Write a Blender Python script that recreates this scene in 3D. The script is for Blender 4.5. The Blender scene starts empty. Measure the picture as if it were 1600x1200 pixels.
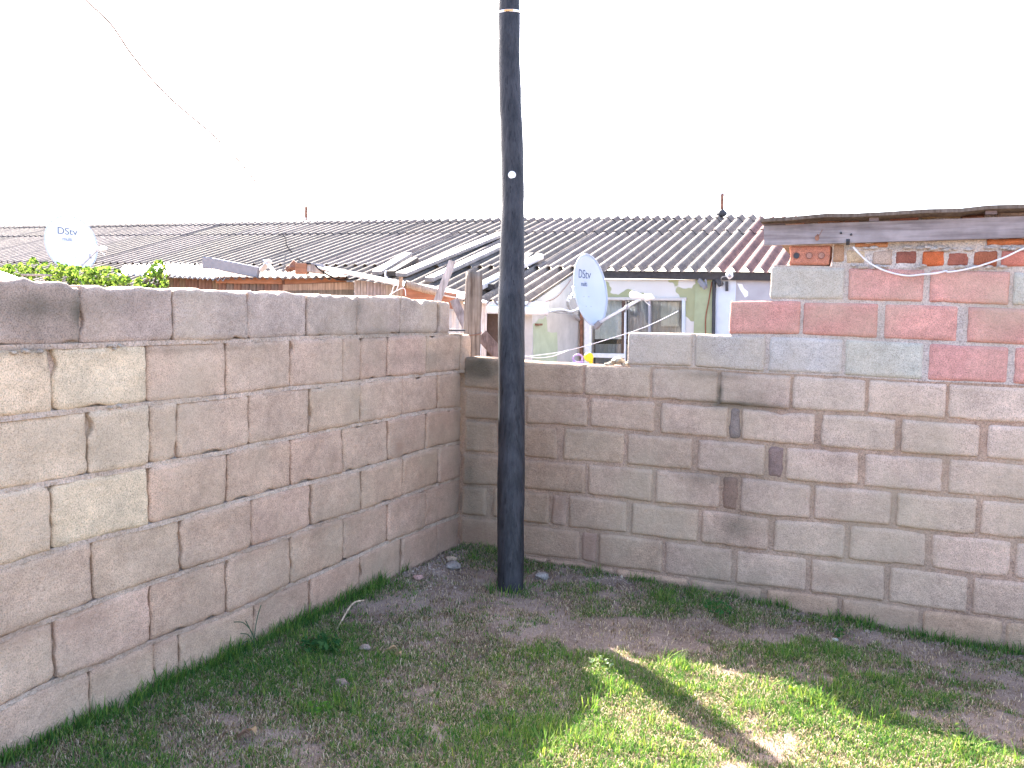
import bpy, bmesh, math, random
import numpy as np
from mathutils import Vector, Matrix, noise

random.seed(7)
RNG = np.random.RandomState(11)
SC = bpy.context.scene
COL = SC.collection
PI = math.pi

# ------------------------------------------------------------------ camera
F = 1380.0
CAM = Vector((0.0, 0.0, 1.55))
cam_m = Matrix.Rotation(math.radians(90 - 4.6), 4, 'X') @ Matrix.Rotation(math.radians(1.08), 4, 'Z')
cd = bpy.data.cameras.new('camera')
cam = bpy.data.objects.new('camera', cd)
COL.objects.link(cam)
cam.matrix_world = Matrix.Translation(CAM) @ cam_m
cd.sensor_width = 36.0
cd.lens = F / 1600 * 36.0
cd.clip_start = 0.05
cd.clip_end = 2000.0
SC.camera = cam

# ------------------------------------------------------------------ sky, sun, exposure
SUN_H = Vector((-0.4226, 0.9063))            # horizontal direction towards the sun
SUN_E = math.radians(39.8)
world = bpy.data.worlds.new('World')
SC.world = world
world.use_nodes = True
wn = world.node_tree
wn.nodes.clear()
sky = wn.nodes.new('ShaderNodeTexSky')
sky.sky_type = 'NISHITA'
sky.sun_disc = False
sky.sun_elevation = SUN_E
sky.sun_rotation = math.atan2(SUN_H.x, SUN_H.y)
sky.altitude = 600
sky.air_density = 0.7
sky.dust_density = 5.0
sky.ozone_density = 0.6
bg = wn.nodes.new('ShaderNodeBackground')
bg.inputs['Strength'].default_value = 0.15
wo = wn.nodes.new('ShaderNodeOutputWorld')
wn.links.new(sky.outputs[0], bg.inputs[0])
wn.links.new(bg.outputs[0], wo.inputs[0])

sd = bpy.data.lights.new('sun', 'SUN')
sd.energy = 5.0
sd.angle = math.radians(0.5)
sd.color = (1.0, 0.95, 0.87)
sun = bpy.data.objects.new('sun', sd)
COL.objects.link(sun)
sv = Vector((SUN_H.x * math.cos(SUN_E), SUN_H.y * math.cos(SUN_E), math.sin(SUN_E)))
sun.rotation_euler = sv.to_track_quat('Z', 'Y').to_euler()
sun.location = (0, 0, 12)

SC.view_settings.view_transform = 'Standard'
SC.view_settings.look = 'None'
SC.view_settings.gamma = 1.0
SC.view_settings.exposure = 2.95
SC.cycles.max_bounces = 6
SC.cycles.diffuse_bounces = 4

# ------------------------------------------------------------------ helpers: rays
R3 = cam_m.to_3x3()

def ray(px, py):
    return (R3 @ Vector(((px - 800) / F, -(py - 600) / F, -1.0)))

def at(px, py, Y):
    """point at camera depth Y on the line of sight of a photo position"""
    return CAM + ray(px, py) * Y

def hit(px, py, p0, n):
    r = ray(px, py)
    t = (p0 - CAM).dot(n) / r.dot(n)
    return CAM + r * t

def horiz(v):
    v = Vector((v.x, v.y, 0.0))
    return v.normalized()

# ------------------------------------------------------------------ helpers: value noise for arrays
_LAT = RNG.rand(256, 256)
def vnoise(x, y):
    x = np.asarray(x, float); y = np.asarray(y, float)
    xi = np.floor(x).astype(int); yi = np.floor(y).astype(int)
    fx = x - xi; fy = y - yi
    fx = fx * fx * (3 - 2 * fx); fy = fy * fy * (3 - 2 * fy)
    a = _LAT[xi % 256, yi % 256]; b = _LAT[(xi + 1) % 256, yi % 256]
    c = _LAT[xi % 256, (yi + 1) % 256]; d = _LAT[(xi + 1) % 256, (yi + 1) % 256]
    return (a * (1 - fx) + b * fx) * (1 - fy) + (c * (1 - fx) + d * fx) * fy
def fbm(x, y, o=4):
    s = 0; a = 0.5; t = 0
    for i in range(o):
        s = s + a * vnoise(x * 2 ** i + 17.3 * i, y * 2 ** i + 5.1 * i); t += a; a *= 0.5
    return s / t

# ------------------------------------------------------------------ helpers: materials
class NT:
    def __init__(self, name):
        self.m = bpy.data.materials.new(name)
        self.m.use_nodes = True
        self.t = self.m.node_tree
        self.b = self.t.nodes['Principled BSDF']
        self.out = self.t.nodes['Material Output']
        self.b.inputs['Specular IOR Level'].default_value = 0.25
    def n(self, typ, **k):
        nd = self.t.nodes.new(typ)
        for a, v in k.items():
            if a in nd.inputs.keys():
                nd.inputs[a].default_value = v
            else:
                setattr(nd, a, v)
        return nd
    def l(self, a, b):
        self.t.links.new(a, b)
    def coord(self, kind='Object'):
        return self.n('ShaderNodeTexCoord').outputs[kind]
    def pos(self):
        return self.n('ShaderNodeNewGeometry').outputs['Position']
    def noise(self, vec, scale, detail=4, rough=0.55, stretch=None):
        if stretch:
            mp = self.n('ShaderNodeMapping'); mp.inputs['Scale'].default_value = stretch
            self.l(vec, mp.inputs[0]); vec = mp.outputs[0]
        nd = self.n('ShaderNodeTexNoise')
        nd.inputs['Scale'].default_value = scale
        nd.inputs['Detail'].default_value = detail
        nd.inputs['Roughness'].default_value = rough
        self.l(vec, nd.inputs['Vector'])
        return nd.outputs['Fac']
    def ramp(self, fac, stops):
        r = self.n('ShaderNodeValToRGB')
        e = r.color_ramp.elements
        while len(e) < len(stops): e.new(0.5)
        for q, (p, c) in zip(e, stops):
            q.position = p
            q.color = (c[0], c[1], c[2], 1) if hasattr(c, '__len__') else (c, c, c, 1)
        self.l(fac, r.inputs[0])
        return r.outputs[0]
    def mix(self, a, b, fac, mode='MIX'):
        m = self.n('ShaderNodeMix', data_type='RGBA', blend_type=mode)
        for v, s in ((fac, m.inputs[0]), (a, m.inputs[6]), (b, m.inputs[7])):
            if isinstance(v, (int, float)): s.default_value = v
            elif isinstance(v, tuple): s.default_value = (v[0], v[1], v[2], 1)
            else: self.l(v, s)
        return m.outputs[2]
    def bump(self, h, strength=0.5, dist=0.004, prev=None):
        b = self.n('ShaderNodeBump')
        b.inputs['Strength'].default_value = strength
        b.inputs['Distance'].default_value = dist
        self.l(h, b.inputs['Height'])
        if prev: self.l(prev, b.inputs['Normal'])
        return b.outputs[0]
    def done(self, color=None, rough=0.9, normal=None, metal=0.0, spec=None):
        if color is not None:
            if isinstance(color, tuple): self.b.inputs['Base Color'].default_value = (*color[:3], 1)
            else: self.l(color, self.b.inputs['Base Color'])
        if isinstance(rough, (int, float)): self.b.inputs['Roughness'].default_value = rough
        else: self.l(rough, self.b.inputs['Roughness'])
        self.b.inputs['Metallic'].default_value = metal
        if spec is not None: self.b.inputs['Specular IOR Level'].default_value = spec
        if normal: self.l(normal, self.b.inputs['Normal'])
        return self.m

def masonry_mat(name, grit=220, pits=1.0, dark=0.55, bumps=0.9):
    k = NT(name)
    p = k.pos()
    oc = k.n('ShaderNodeObjectInfo')
    big = k.ramp(k.noise(p, 5.0, 5, 0.6), [(0.3, 0.80), (0.7, 1.16)])
    mid = k.ramp(k.noise(p, 28, 4, 0.65), [(0.3, 0.84), (0.72, 1.13)])
    fine = k.ramp(k.noise(p, grit, 2, 0.7), [(0.30, 0.48), (0.47, 1.0), (0.7, 1.32)])
    c = k.mix(oc.outputs['Color'], big, 1.0, 'MULTIPLY')
    c = k.mix(c, mid, 1.0, 'MULTIPLY')
    c = k.mix(c, fine, 1.0, 'MULTIPLY')
    warm = k.ramp(k.noise(p, 2.1, 3, 0.5), [(0.42, 0.0), (0.66, 0.5)])
    c = k.mix(c, (0.47, 0.37, 0.26), warm) if pits else c
    at_ = k.n('ShaderNodeAttribute', attribute_name='stain')
    c = k.mix(c, (0.075, 0.07, 0.05), at_.outputs['Fac'])
    at2 = k.n('ShaderNodeAttribute', attribute_name='earth')
    c = k.mix(c, (0.33, 0.20, 0.135), at2.outputs['Fac'])
    h1 = k.noise(p, grit * 0.8, 3, 0.75)
    h2 = k.noise(p, 60, 4, 0.6)
    n1 = k.bump(h2, 0.75 * bumps, 0.010)
    n2 = k.bump(h1, 0.95 * bumps, 0.004, n1)
    return k.done(c, 0.95, n2, spec=0.15)

def plain(name, color, rough=0.7, metal=0.0, var=0.15, scale=30, bump=0.15, spec=None):
    k = NT(name)
    p = k.coord()
    f = k.ramp(k.noise(p, scale, 4, 0.6), [(0.3, 1 - var), (0.7, 1 + var)])
    c = k.mix(color, f, 1.0, 'MULTIPLY')
    return k.done(c, rough, k.bump(k.noise(p, scale * 3, 3), bump, 0.003), metal, spec)

def wood_mat(name, color, dark, stretch=(60, 60, 4), rough=0.85, scale=1.0):
    k = NT(name)
    p = k.coord()
    g = k.noise(p, scale, 5, 0.65, stretch)
    oc = k.n('ShaderNodeObjectInfo')
    c = k.mix(dark, color, k.ramp(g, [(0.32, 0.0), (0.62, 1.0)]))
    c = k.mix(c, k.ramp(k.noise(p, 9, 4), [(0.3, 0.75), (0.7, 1.2)]), 1.0, 'MULTIPLY')
    c = k.mix(c, oc.outputs['Color'], 1.0, 'MULTIPLY')
    return k.done(c, rough, k.bump(g, 0.6, 0.004), spec=0.2)

M = {}
M['block'] = masonry_mat('concrete_block')
M['mortar'] = masonry_mat('mortar', grit=150, bumps=1.0)
M['brick'] = masonry_mat('fired_brick', grit=260, pits=0, bumps=0.7)
M['plaster'] = masonry_mat('plain_plaster', grit=120, pits=0, bumps=0.3)
M['weathered'] = wood_mat('weathered_wood', (0.36, 0.32, 0.29), (0.17, 0.14, 0.12))
M['postwood'] = wood_mat('post_wood', (0.42, 0.33, 0.25), (0.15, 0.10, 0.07), (45, 45, 2.5))
M['orange'] = wood_mat('orange_board', (0.33, 0.16, 0.095), (0.20, 0.095, 0.06), (3, 3, 30))
M['fascia'] = wood_mat('fascia_wood', (0.31, 0.265, 0.26), (0.17, 0.135, 0.13), (2.2, 2.2, 40))
M['galv'] = plain('galvanised_steel', (0.62, 0.62, 0.64), 0.38, 0.5, 0.2, 12)
M['tin'] = plain('roof_tin', (0.30, 0.28, 0.27), 0.45, 0.35, 0.3, 9)
M['rust'] = plain('rusty_steel', (0.24, 0.12, 0.08), 0.85, 0.1, 0.4, 20)
M['dark'] = plain('dark_paint', (0.05, 0.05, 0.055), 0.6, 0, 0.2)
M['white'] = plain('white_paint', (0.78, 0.79, 0.80), 0.5, 0, 0.08)
M['plastic'] = plain('white_plastic', (0.8, 0.8, 0.8), 0.3, 0, 0.05)
M['yellow'] = plain('yellow_plastic', (0.75, 0.55, 0.03), 0.4, 0, 0.05)
M['purple'] = plain('purple_plastic', (0.36, 0.26, 0.52), 0.4, 0, 0.1)
M['cord'] = plain('white_cord', (0.8, 0.76, 0.76), 0.7, 0, 0.1)
M['greycable'] = plain('grey_cable', (0.25, 0.24, 0.25), 0.7, 0, 0.1)
M['redcable'] = plain('brown_cable', (0.25, 0.09, 0.05), 0.7, 0, 0.1)
M['rubber'] = plain('black_rubber', (0.02, 0.02, 0.022), 1.0, 0, 0.1, spec=0.0)
M['ink'] = plain('dark_ink', (0.10, 0.13, 0.20), 0.7, 0, 0.0)
M['stone'] = masonry_mat('stone', grit=90, pits=0)
M['inside'] = plain('room_dark', (0.05, 0.04, 0.04), 0.9)
M['door'] = plain('brown_door', (0.10, 0.065, 0.05), 0.6)

def mk_dish():
    k = NT('dish_paint')
    p = k.coord()
    f = k.ramp(k.noise(p, 3, 4), [(0.3, 0.93), (0.7, 1.03)])
    oc = k.n('ShaderNodeObjectInfo')
    c = k.mix((0.50, 0.545, 0.61), f, 1.0, 'MULTIPLY')
    c = k.mix(c, oc.outputs['Color'], 1.0, 'MULTIPLY')
    return k.done(c, 0.5, spec=0.3)
M['dish'] = mk_dish()

def mk_pole():
    k = NT('creosoted_pole')
    p = k.coord()
    g = k.noise(p, 1.0, 6, 0.7, (38, 38, 5))
    g2 = k.noise(p, 6, 4, 0.6)
    c = k.mix((0.008, 0.008, 0.010), (0.042, 0.040, 0.044), k.ramp(g, [(0.36, 0.0), (0.68, 1.0)]))
    c = k.mix(c, (0.055, 0.052, 0.06), k.ramp(g2, [(0.48, 0.0), (0.8, 0.7)]))
    c = k.mix(c, (0.003, 0.003, 0.004), k.ramp(k.noise(p, 1.0, 3, 0.5, (90, 90, 2.0)), [(0.30, 1.0), (0.36, 0.0)]))
    return k.done(c, 0.62, k.bump(g, 0.9, 0.006), spec=0.35)
M['pole'] = mk_pole()

def mk_asbestos():
    k = NT('asbestos_cement')
    p = k.pos()
    oc = k.n('ShaderNodeObjectInfo')
    a = k.noise(p, 4.5, 6, 0.7)
    b = k.noise(p, 38, 4, 0.75)
    c = k.mix((0.105, 0.088, 0.084), (0.235, 0.20, 0.17), k.ramp(b, [(0.33, 0.0), (0.66, 1.0)]))
    c = k.mix(c, (0.06, 0.052, 0.055), k.ramp(a, [(0.46, 0.0), (0.72, 0.75)]))
    c = k.mix(c, (0.30, 0.25, 0.17), k.ramp(k.noise(p, 11, 5, 0.7), [(0.55, 0.0), (0.72, 0.55)]))
    c = k.mix(c, oc.outputs['Color'], 1.0, 'MULTIPLY')
    return k.done(c, 0.92, k.bump(b, 0.5, 0.004), spec=0.2)
M['asbestos'] = mk_asbestos()

def mk_peel():
    k = NT('peeling_wall_paint')
    p = k.pos()
    a = k.noise(p, 2.3, 3, 0.5)
    m = k.ramp(a, [(0.505, 0.0), (0.515, 1.0)])
    cream = k.mix((0.56, 0.53, 0.48), (0.64, 0.61, 0.58), k.noise(p, 6, 3))
    green = k.mix((0.30, 0.31, 0.17), (0.37, 0.38, 0.23), k.noise(p, 8, 3))
    c = k.mix(cream, green, m)
    return k.done(c, 0.85, k.bump(m, 0.5, 0.004))
M['peel'] = mk_peel()
M['greenwall'] = plain('green_wall_paint', (0.33, 0.36, 0.22), 0.85, 0, 0.12, 6)
M['palegreen'] = plain('pale_green_paint', (0.43, 0.47, 0.33), 0.85, 0, 0.12, 6)
M['creamwall'] = plain('cream_wall_paint', (0.50, 0.47, 0.44), 0.85, 0, 0.14, 5)
M['bluewall'] = plain('pale_blue_wall_paint', (0.56, 0.61, 0.68), 0.85, 0, 0.08, 5)
M['greywall'] = plain('grey_wall_paint', (0.38, 0.37, 0.39), 0.85, 0, 0.1, 5)
M['curtain'] = plain('curtain_cloth', (0.36, 0.33, 0.34), 0.95, 0, 0.25, 5)
M['paper'] = plain('pale_cloth', (0.68, 0.66, 0.58), 0.9, 0, 0.1, 5)

def mk_glass():
    k = NT('window_glass')
    k.t.nodes.remove(k.b)
    tr = k.n('ShaderNodeBsdfTransparent'); tr.inputs[0].default_value = (0.85, 0.88, 0.88, 1)
    gl = k.n('ShaderNodeBsdfGlossy'); gl.inputs['Roughness'].default_value = 0.05
    fr = k.n('ShaderNodeFresnel'); fr.inputs[0].default_value = 1.5
    mx = k.n('ShaderNodeMixShader')
    k.l(fr.outputs[0], mx.inputs[0]); k.l(tr.outputs[0], mx.inputs[1]); k.l(gl.outputs[0], mx.inputs[2])
    k.l(mx.outputs[0], k.out.inputs[0])
    return k.m
M['glass'] = mk_glass()

def mk_leaf(name, attr='tint', trans=0.45):
    k = NT(name)
    k.t.nodes.remove(k.b)
    a = k.n('ShaderNodeAttribute', attribute_name=attr)
    d = k.n('ShaderNodeBsdfDiffuse'); t = k.n('ShaderNodeBsdfTranslucent')
    k.l(a.outputs['Color'], d.inputs[0])
    tc = k.mix(a.outputs['Color'], (1.55, 1.5, 0.7), 1.0, 'MULTIPLY')
    k.l(tc, t.inputs[0])
    mx = k.n('ShaderNodeMixShader'); mx.inputs[0].default_value = trans
    k.l(d.outputs[0], mx.inputs[1]); k.l(t.outputs[0], mx.inputs[2])
    k.l(mx.outputs[0], k.out.inputs[0])
    return k.m
M['leaf'] = mk_leaf('leaf_tissue')
M['blade'] = mk_leaf('grass_blade', trans=0.38)
M['straw'] = mk_leaf('dry_straw', trans=0.2)

def mk_soil():
    k = NT('garden_soil')
    p = k.pos()
    a = k.noise(p, 2.2, 5, 0.6)
    b = k.noise(p, 45, 5, 0.7)
    f = k.noise(p, 210, 2, 0.7)
    c = k.mix((0.15, 0.105, 0.08), (0.30, 0.225, 0.18), k.ramp(a, [(0.35, 0.0), (0.65, 1.0)]))
    c = k.mix(c, (0.36, 0.29, 0.22), k.ramp(b, [(0.5, 0.0), (0.75, 0.8)]))
    c = k.mix(c, k.ramp(f, [(0.3, 0.6), (0.7, 1.3)]), 1.0, 'MULTIPLY')
    n1 = k.bump(b, 0.8, 0.012)
    return k.done(c, 0.97, k.bump(f, 0.7, 0.004, n1), spec=0.1)
M['soil'] = mk_soil()

# ------------------------------------------------------------------ helpers: objects
def tag(o, label=None, cat=None, group=None, kind=None):
    if label: o['label'] = label
    if cat: o['category'] = cat
    if group: o['group'] = group
    if kind: o['kind'] = kind
    return o

WPOS = {}
def link(o, parent, loc):
    COL.objects.link(o)
    loc = Vector(loc)
    if parent:
        o.parent = parent
        o.location = loc - WPOS[parent.name]
    else:
        o.location = loc
    WPOS[o.name] = loc.copy()
    return o

def empty(name, loc, label=None, cat=None, group=None, kind=None):
    o = bpy.data.objects.new(name, None)
    o.empty_display_size = 0.1
    link(o, None, loc)
    return tag(o, label, cat, group, kind)

def obj(name, geo, mat, parent=None, color=None, smooth=False, attrs=None, **tags):
    """geo: (verts, faces) in world coordinates; origin goes to the base centre"""
    vs, fs = geo
    V = np.array([tuple(v) for v in vs], float)
    c = (V.min(0) + V.max(0)) / 2
    if parent is None: c[2] = V[:, 2].min()
    me = bpy.data.meshes.new(name)
    me.from_pydata([tuple(v) for v in (V - c)], [], [tuple(f) for f in fs])
    me.materials.append(mat)
    if smooth:
        me.polygons.foreach_set('use_smooth', [True] * len(me.polygons))
    if attrs:
        for an, vals in attrs.items():
            a = me.attributes.new(an, 'FLOAT', 'POINT')
            a.data.foreach_set('value', np.asarray(vals, dtype=np.float32))
    me.update()
    o = bpy.data.objects.new(name, me)
    link(o, parent, c)
    if color is not None: o.color = (*color[:3], 1)
    if tags: tag(o, **tags)
    return o

def join(*geos):
    V = []; Fc = []
    for v, f in geos:
        n = len(V)
        V += [tuple(q) for q in v]
        Fc += [tuple(i + n for i in q) for q in f]
    return V, Fc

def bar(A, B, w, h, up=Vector((0, 0, 1)), bev=0.12, taper=1.0, jitter=0.0):
    """a bevelled board from A to B: w across, h along `up`"""
    A = Vector(A); B = Vector(B)
    d = (B - A).normalized()
    s = d.cross(up)
    if s.length < 1e-4: s = d.cross(Vector((1, 0, 0)))
    s.normalize(); u = s.cross(d).normalized()
    b = min(w, h) * bev
    prof = [(-w/2 + b, -h/2), (w/2 - b, -h/2), (w/2, -h/2 + b), (w/2, h/2 - b),
            (w/2 - b, h/2), (-w/2 + b, h/2), (-w/2, h/2 - b), (-w/2, -h/2 + b)]
    V = []; Fc = []
    n = 2 if jitter == 0 else 7
    for i in range(n):
        t = i / (n - 1)
        P = A.lerp(B, t)
        k = 1 + (taper - 1) * t
        for (x, y) in prof:
            j = Vector((0, 0, 0))
            if jitter:
                j = s * (noise.noise(P * 3 + Vector((x * 20, y * 20, 1))) * jitter) + u * (noise.noise(P * 3 + Vector((5, x * 20, y * 20))) * jitter)
            V.append(P + s * x * k + u * y * k + j)
    for i in range(n - 1):
        for j in range(8):
            a = i * 8 + j; c = i * 8 + (j + 1) % 8
            Fc.append((a, c, c + 8, a + 8))
    Fc.append(tuple(range(7, -1, -1)))
    Fc.append(tuple((n - 1) * 8 + i for i in range(8)))
    return V, Fc

def box(c, sx, sy, sz, X=Vector((1, 0, 0)), Y=Vector((0, 1, 0)), Z=Vector((0, 0, 1)), bev=0.1):
    c = Vector(c)
    return bar(c - X * sx / 2, c + X * sx / 2, sy, sz, Z, bev)

def tube(pts, rad, seg=10, cap=True, rough=0.0):
    pts = [Vector(p) for p in pts]
    n = len(pts)
    rad = rad if hasattr(rad, '__len__') else [rad] * n
    V = []; Fc = []
    ref = Vector((0.31, 0.22, 1)).normalized()
    for i, p in enumerate(pts):
        d = (pts[min(i + 1, n - 1)] - pts[max(i - 1, 0)]).normalized()
        a = d.cross(ref if abs(d.dot(ref)) < 0.9 else Vector((1, 0, 0))).normalized()
        b = d.cross(a).normalized()
        for j in range(seg):
            th = 2 * PI * j / seg
            r = rad[i]
            if rough:
                r += rough * noise.noise(Vector((math.cos(th) * 2, math.sin(th) * 2, i * 0.35))) + rough * 0.5 * noise.noise(Vector((math.cos(th) * 6, math.sin(th) * 6, i * 0.9)))
            V.append(p + (a * math.cos(th) + b * math.sin(th)) * r)
    for i in range(n - 1):
        for j in range(seg):
            a = i * seg + j; c = i * seg + (j + 1) % seg
            Fc.append((a, c, c + seg, a + seg))
    if cap:
        Fc.append(tuple(range(seg - 1, -1, -1)))
        Fc.append(tuple((n - 1) * seg + j for j in range(seg)))
    return V, Fc

def smooth_path(pts, n=8):
    pts = [Vector(p) for p in pts]
    out = []
    for i in range(len(pts) - 1):
        p0 = pts[max(i - 1, 0)]; p1 = pts[i]; p2 = pts[i + 1]; p3 = pts[min(i + 2, len(pts) - 1)]
        for k in range(n):
            t = k / n
            out.append(0.5 * ((2 * p1) + (p2 - p0) * t + (2 * p0 - 5 * p1 + 4 * p2 - p3) * t * t + (3 * p1 - p0 - 3 * p2 + p3) * t ** 3))
    out.append(pts[-1])
    return out

def rock(c, r, seed, squash=(1, 1, 0.7), sub=2):
    bm = bmesh.new()
    bmesh.ops.create_icosphere(bm, subdivisions=sub, radius=1.0)
    V = []
    for v in bm.verts:
        q = v.co.copy()
        k = 1 + 0.45 * noise.noise(q * 1.3 + Vector((seed * 3.7, 0, 0))) + 0.15 * noise.noise(q * 4 + Vector((0, seed, 0)))
        V.append(Vector(c) + Vector((q.x * squash[0], q.y * squash[1], q.z * squash[2])) * r * k)
    Fc = [tuple(v.index for v in f.verts) for f in bm.faces]
    bm.free()
    return V, Fc

# ------------------------------------------------------------------ wall frames
CORNER = at(722, 860, 5.58)
dL = horiz(ray(1470, 502))            # left wall runs away from the camera
dR = horiz(ray(-2350, 430))           # right wall runs to the left
nL = Vector((dL.y, -dL.x, 0)); nL = nL if nL.dot(CAM - CORNER) > 0 else -nL
nR = Vector((dR.y, -dR.x, 0)); nR = nR if nR.dot(CAM - CORNER) > 0 else -nR

class Wall:
    def __init__(self, o, d, n):
        self.o = Vector((o.x, o.y, 0)); self.d = d; self.n = n
    def sz(self, px, py):
        p = hit(px, py, self.o, self.n)
        return (p - self.o).dot(self.d), p.z
    def P(self, s, z, dep=0.0):
        return self.o + self.d * s + self.n * dep + Vector((0, 0, z))
    def line(self, pts):
        q = sorted(self.sz(x, y) for x, y in pts)
        S = np.array([a for a, b in q]); Z = np.array([b for a, b in q])
        return lambda s: np.interp(s, S, Z)

WL = Wall(CORNER, -dL, nL)     # s grows towards the camera
WR = Wall(CORNER, -dR, nR)     # s grows to the right

# ground plane through the foot of both walls
g1 = hit(75, 1157, WL.o, nL); g2 = hit(716, 857, WL.o, nL); g3 = hit(1600, 1024, WR.o, nR)
gn = (g2 - g1).cross(g3 - g1)
def ground_z(x, y):
    x = np.asarray(x, float); y = np.asarray(y, float)
    xc = np.clip(x, -3.0, 5.0); yc = np.clip(y, 0.5, 6.5)
    z = g1.z - ((xc - g1.x) * gn.x + (yc - g1.y) * gn.y) / gn.z
    z = z + (fbm(x * 2.1 + 40, y * 2.1 + 40, 3) - 0.5) * 0.05 + (fbm(x * 14, y * 14, 2) - 0.5) * 0.016
    # loose earth heaped in the corner
    dx = x - CORNER.x - 0.15; dy = y - CORNER.y + 0.12
    z = z + 0.035 * np.exp(-(dx * dx + dy * dy) / 0.05)
    return z
def gz(x, y): return float(ground_z(x, y))
def on_ground(px, py):
    r = ray(px, py); t = 1.5 / -r.z
    for _ in range(6):
        p = CAM + r * t
        t = (CAM.z - gz(p.x, p.y)) / -r.z
    return CAM + r * t

# ------------------------------------------------------------------ ground
def axis(lo, hi, step, far):
    a = list(np.arange(lo, hi, step))
    s = step; x = hi
    while x < far:
        a.append(x); s *= 1.35; x += s
    s = step; x = lo - step; b = []
    while x > -far:
        b.append(x); s *= 1.35; x -= s
    return np.array(b[::-1] + a)
gx = axis(-3.2, 4.2, 0.035, 600); gy = axis(1.0, 6.4, 0.035, 600)
GX, GY = np.meshgrid(gx, gy)
GZ = ground_z(GX, GY)
nx, ny = len(gx), len(gy)
me = bpy.data.meshes.new('ground')
me.vertices.add(nx * ny)
me.vertices.foreach_set('co', np.stack([GX, GY, GZ], -1).reshape(-1).astype(np.float32))
idx = np.arange(nx * ny).reshape(ny, nx)
quads = np.stack([idx[:-1, :-1], idx[:-1, 1:], idx[1:, 1:], idx[1:, :-1]], -1).reshape(-1, 4)
me.loops.add(quads.size); me.polygons.add(len(quads))
me.loops.foreach_set('vertex_index', quads.reshape(-1).astype(np.int32))
me.polygons.foreach_set('loop_start', np.arange(0, quads.size, 4, dtype=np.int32))
me.polygons.foreach_set('use_smooth', np.ones(len(quads), dtype=bool))
me.materials.append(M['soil'])
me.update(calc_edges=True)
ground = bpy.data.objects.new('ground', me)
COL.objects.link(ground)
tag(ground, 'bare brown soil of the yard under patchy grass', kind='structure')

# ------------------------------------------------------------------ block walls
STAINS = []     # (wall, s, z, radius_s, radius_z, strength)
EARTH = []
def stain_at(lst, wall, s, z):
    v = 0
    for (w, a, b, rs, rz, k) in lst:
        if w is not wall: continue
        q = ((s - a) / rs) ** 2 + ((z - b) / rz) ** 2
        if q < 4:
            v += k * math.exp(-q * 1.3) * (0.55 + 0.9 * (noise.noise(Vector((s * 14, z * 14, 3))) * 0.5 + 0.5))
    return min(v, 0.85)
def add_stain(lst, wall, px, py, rx, ry, k):
    s, z = wall.sz(px, py); s2, _ = wall.sz(px + rx, py); _, z2 = wall.sz(px, py + ry)
    lst.append((wall, s, z, abs(s2 - s), abs(z2 - z), k))

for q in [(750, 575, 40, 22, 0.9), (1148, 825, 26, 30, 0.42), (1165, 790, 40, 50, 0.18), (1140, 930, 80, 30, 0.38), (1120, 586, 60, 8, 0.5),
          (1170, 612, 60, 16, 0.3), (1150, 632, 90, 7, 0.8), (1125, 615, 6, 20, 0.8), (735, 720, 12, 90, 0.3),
          (870, 800, 60, 40, 0.22), (760, 640, 60, 120, 0.22), (1150, 720, 60, 60, 0.18), (1560, 1010, 60, 12, 0.2),
          (740, 800, 40, 60, 0.35), (1000, 930, 120, 20, 0.18), (930, 690, 120, 40, 0.12), (1095, 745, 50, 10, 0.35)]:
    add_stain(STAINS, WR, *q)
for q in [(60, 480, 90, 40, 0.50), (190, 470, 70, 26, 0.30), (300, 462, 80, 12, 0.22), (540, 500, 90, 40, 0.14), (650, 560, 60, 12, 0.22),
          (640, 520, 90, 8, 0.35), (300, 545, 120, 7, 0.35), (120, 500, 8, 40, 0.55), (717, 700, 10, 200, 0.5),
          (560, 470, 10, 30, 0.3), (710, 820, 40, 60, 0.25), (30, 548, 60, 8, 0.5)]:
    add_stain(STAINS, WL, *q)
for q in [(10, 1000, 80, 20, 0.5), (130, 970, 60, 14, 0.4), (480, 830, 200, 12, 0.4), (300, 980, 200, 12, 0.35), (690, 720, 60, 80, 0.25),
          (624, 700, 8, 20, 0.7), (700, 640, 40, 60, 0.25), (640, 880, 120, 60, 0.25), (120, 1100, 200, 60, 0.2), (440, 930, 160, 50, 0.2)]:
    add_stain(EARTH, WL, *q)
for q in [(900, 900, 120, 30, 0.4), (1250, 950, 150, 30, 0.35), (1500, 990, 150, 30, 0.35), (820, 840, 60, 80, 0.25), (1300, 905, 60, 12, 0.3), (920, 850, 40, 40, 0.5), (870, 790, 14, 16, 0.6),
          (750, 840, 40, 30, 0.4), (1000, 620, 300, 60, 0.10)]:
    add_stain(EARTH, WR, *q)

def edge_grid(L, n):
    e = [0.0, 0.004, 0.012, 0.026]
    if L < 0.09: e = [0.0, 0.004, 0.011]
    inner = list(np.linspace(e[-1], L - e[-1], n + 1))[1:-1]
    return e + inner + [L - q for q in e[::-1]]

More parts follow.
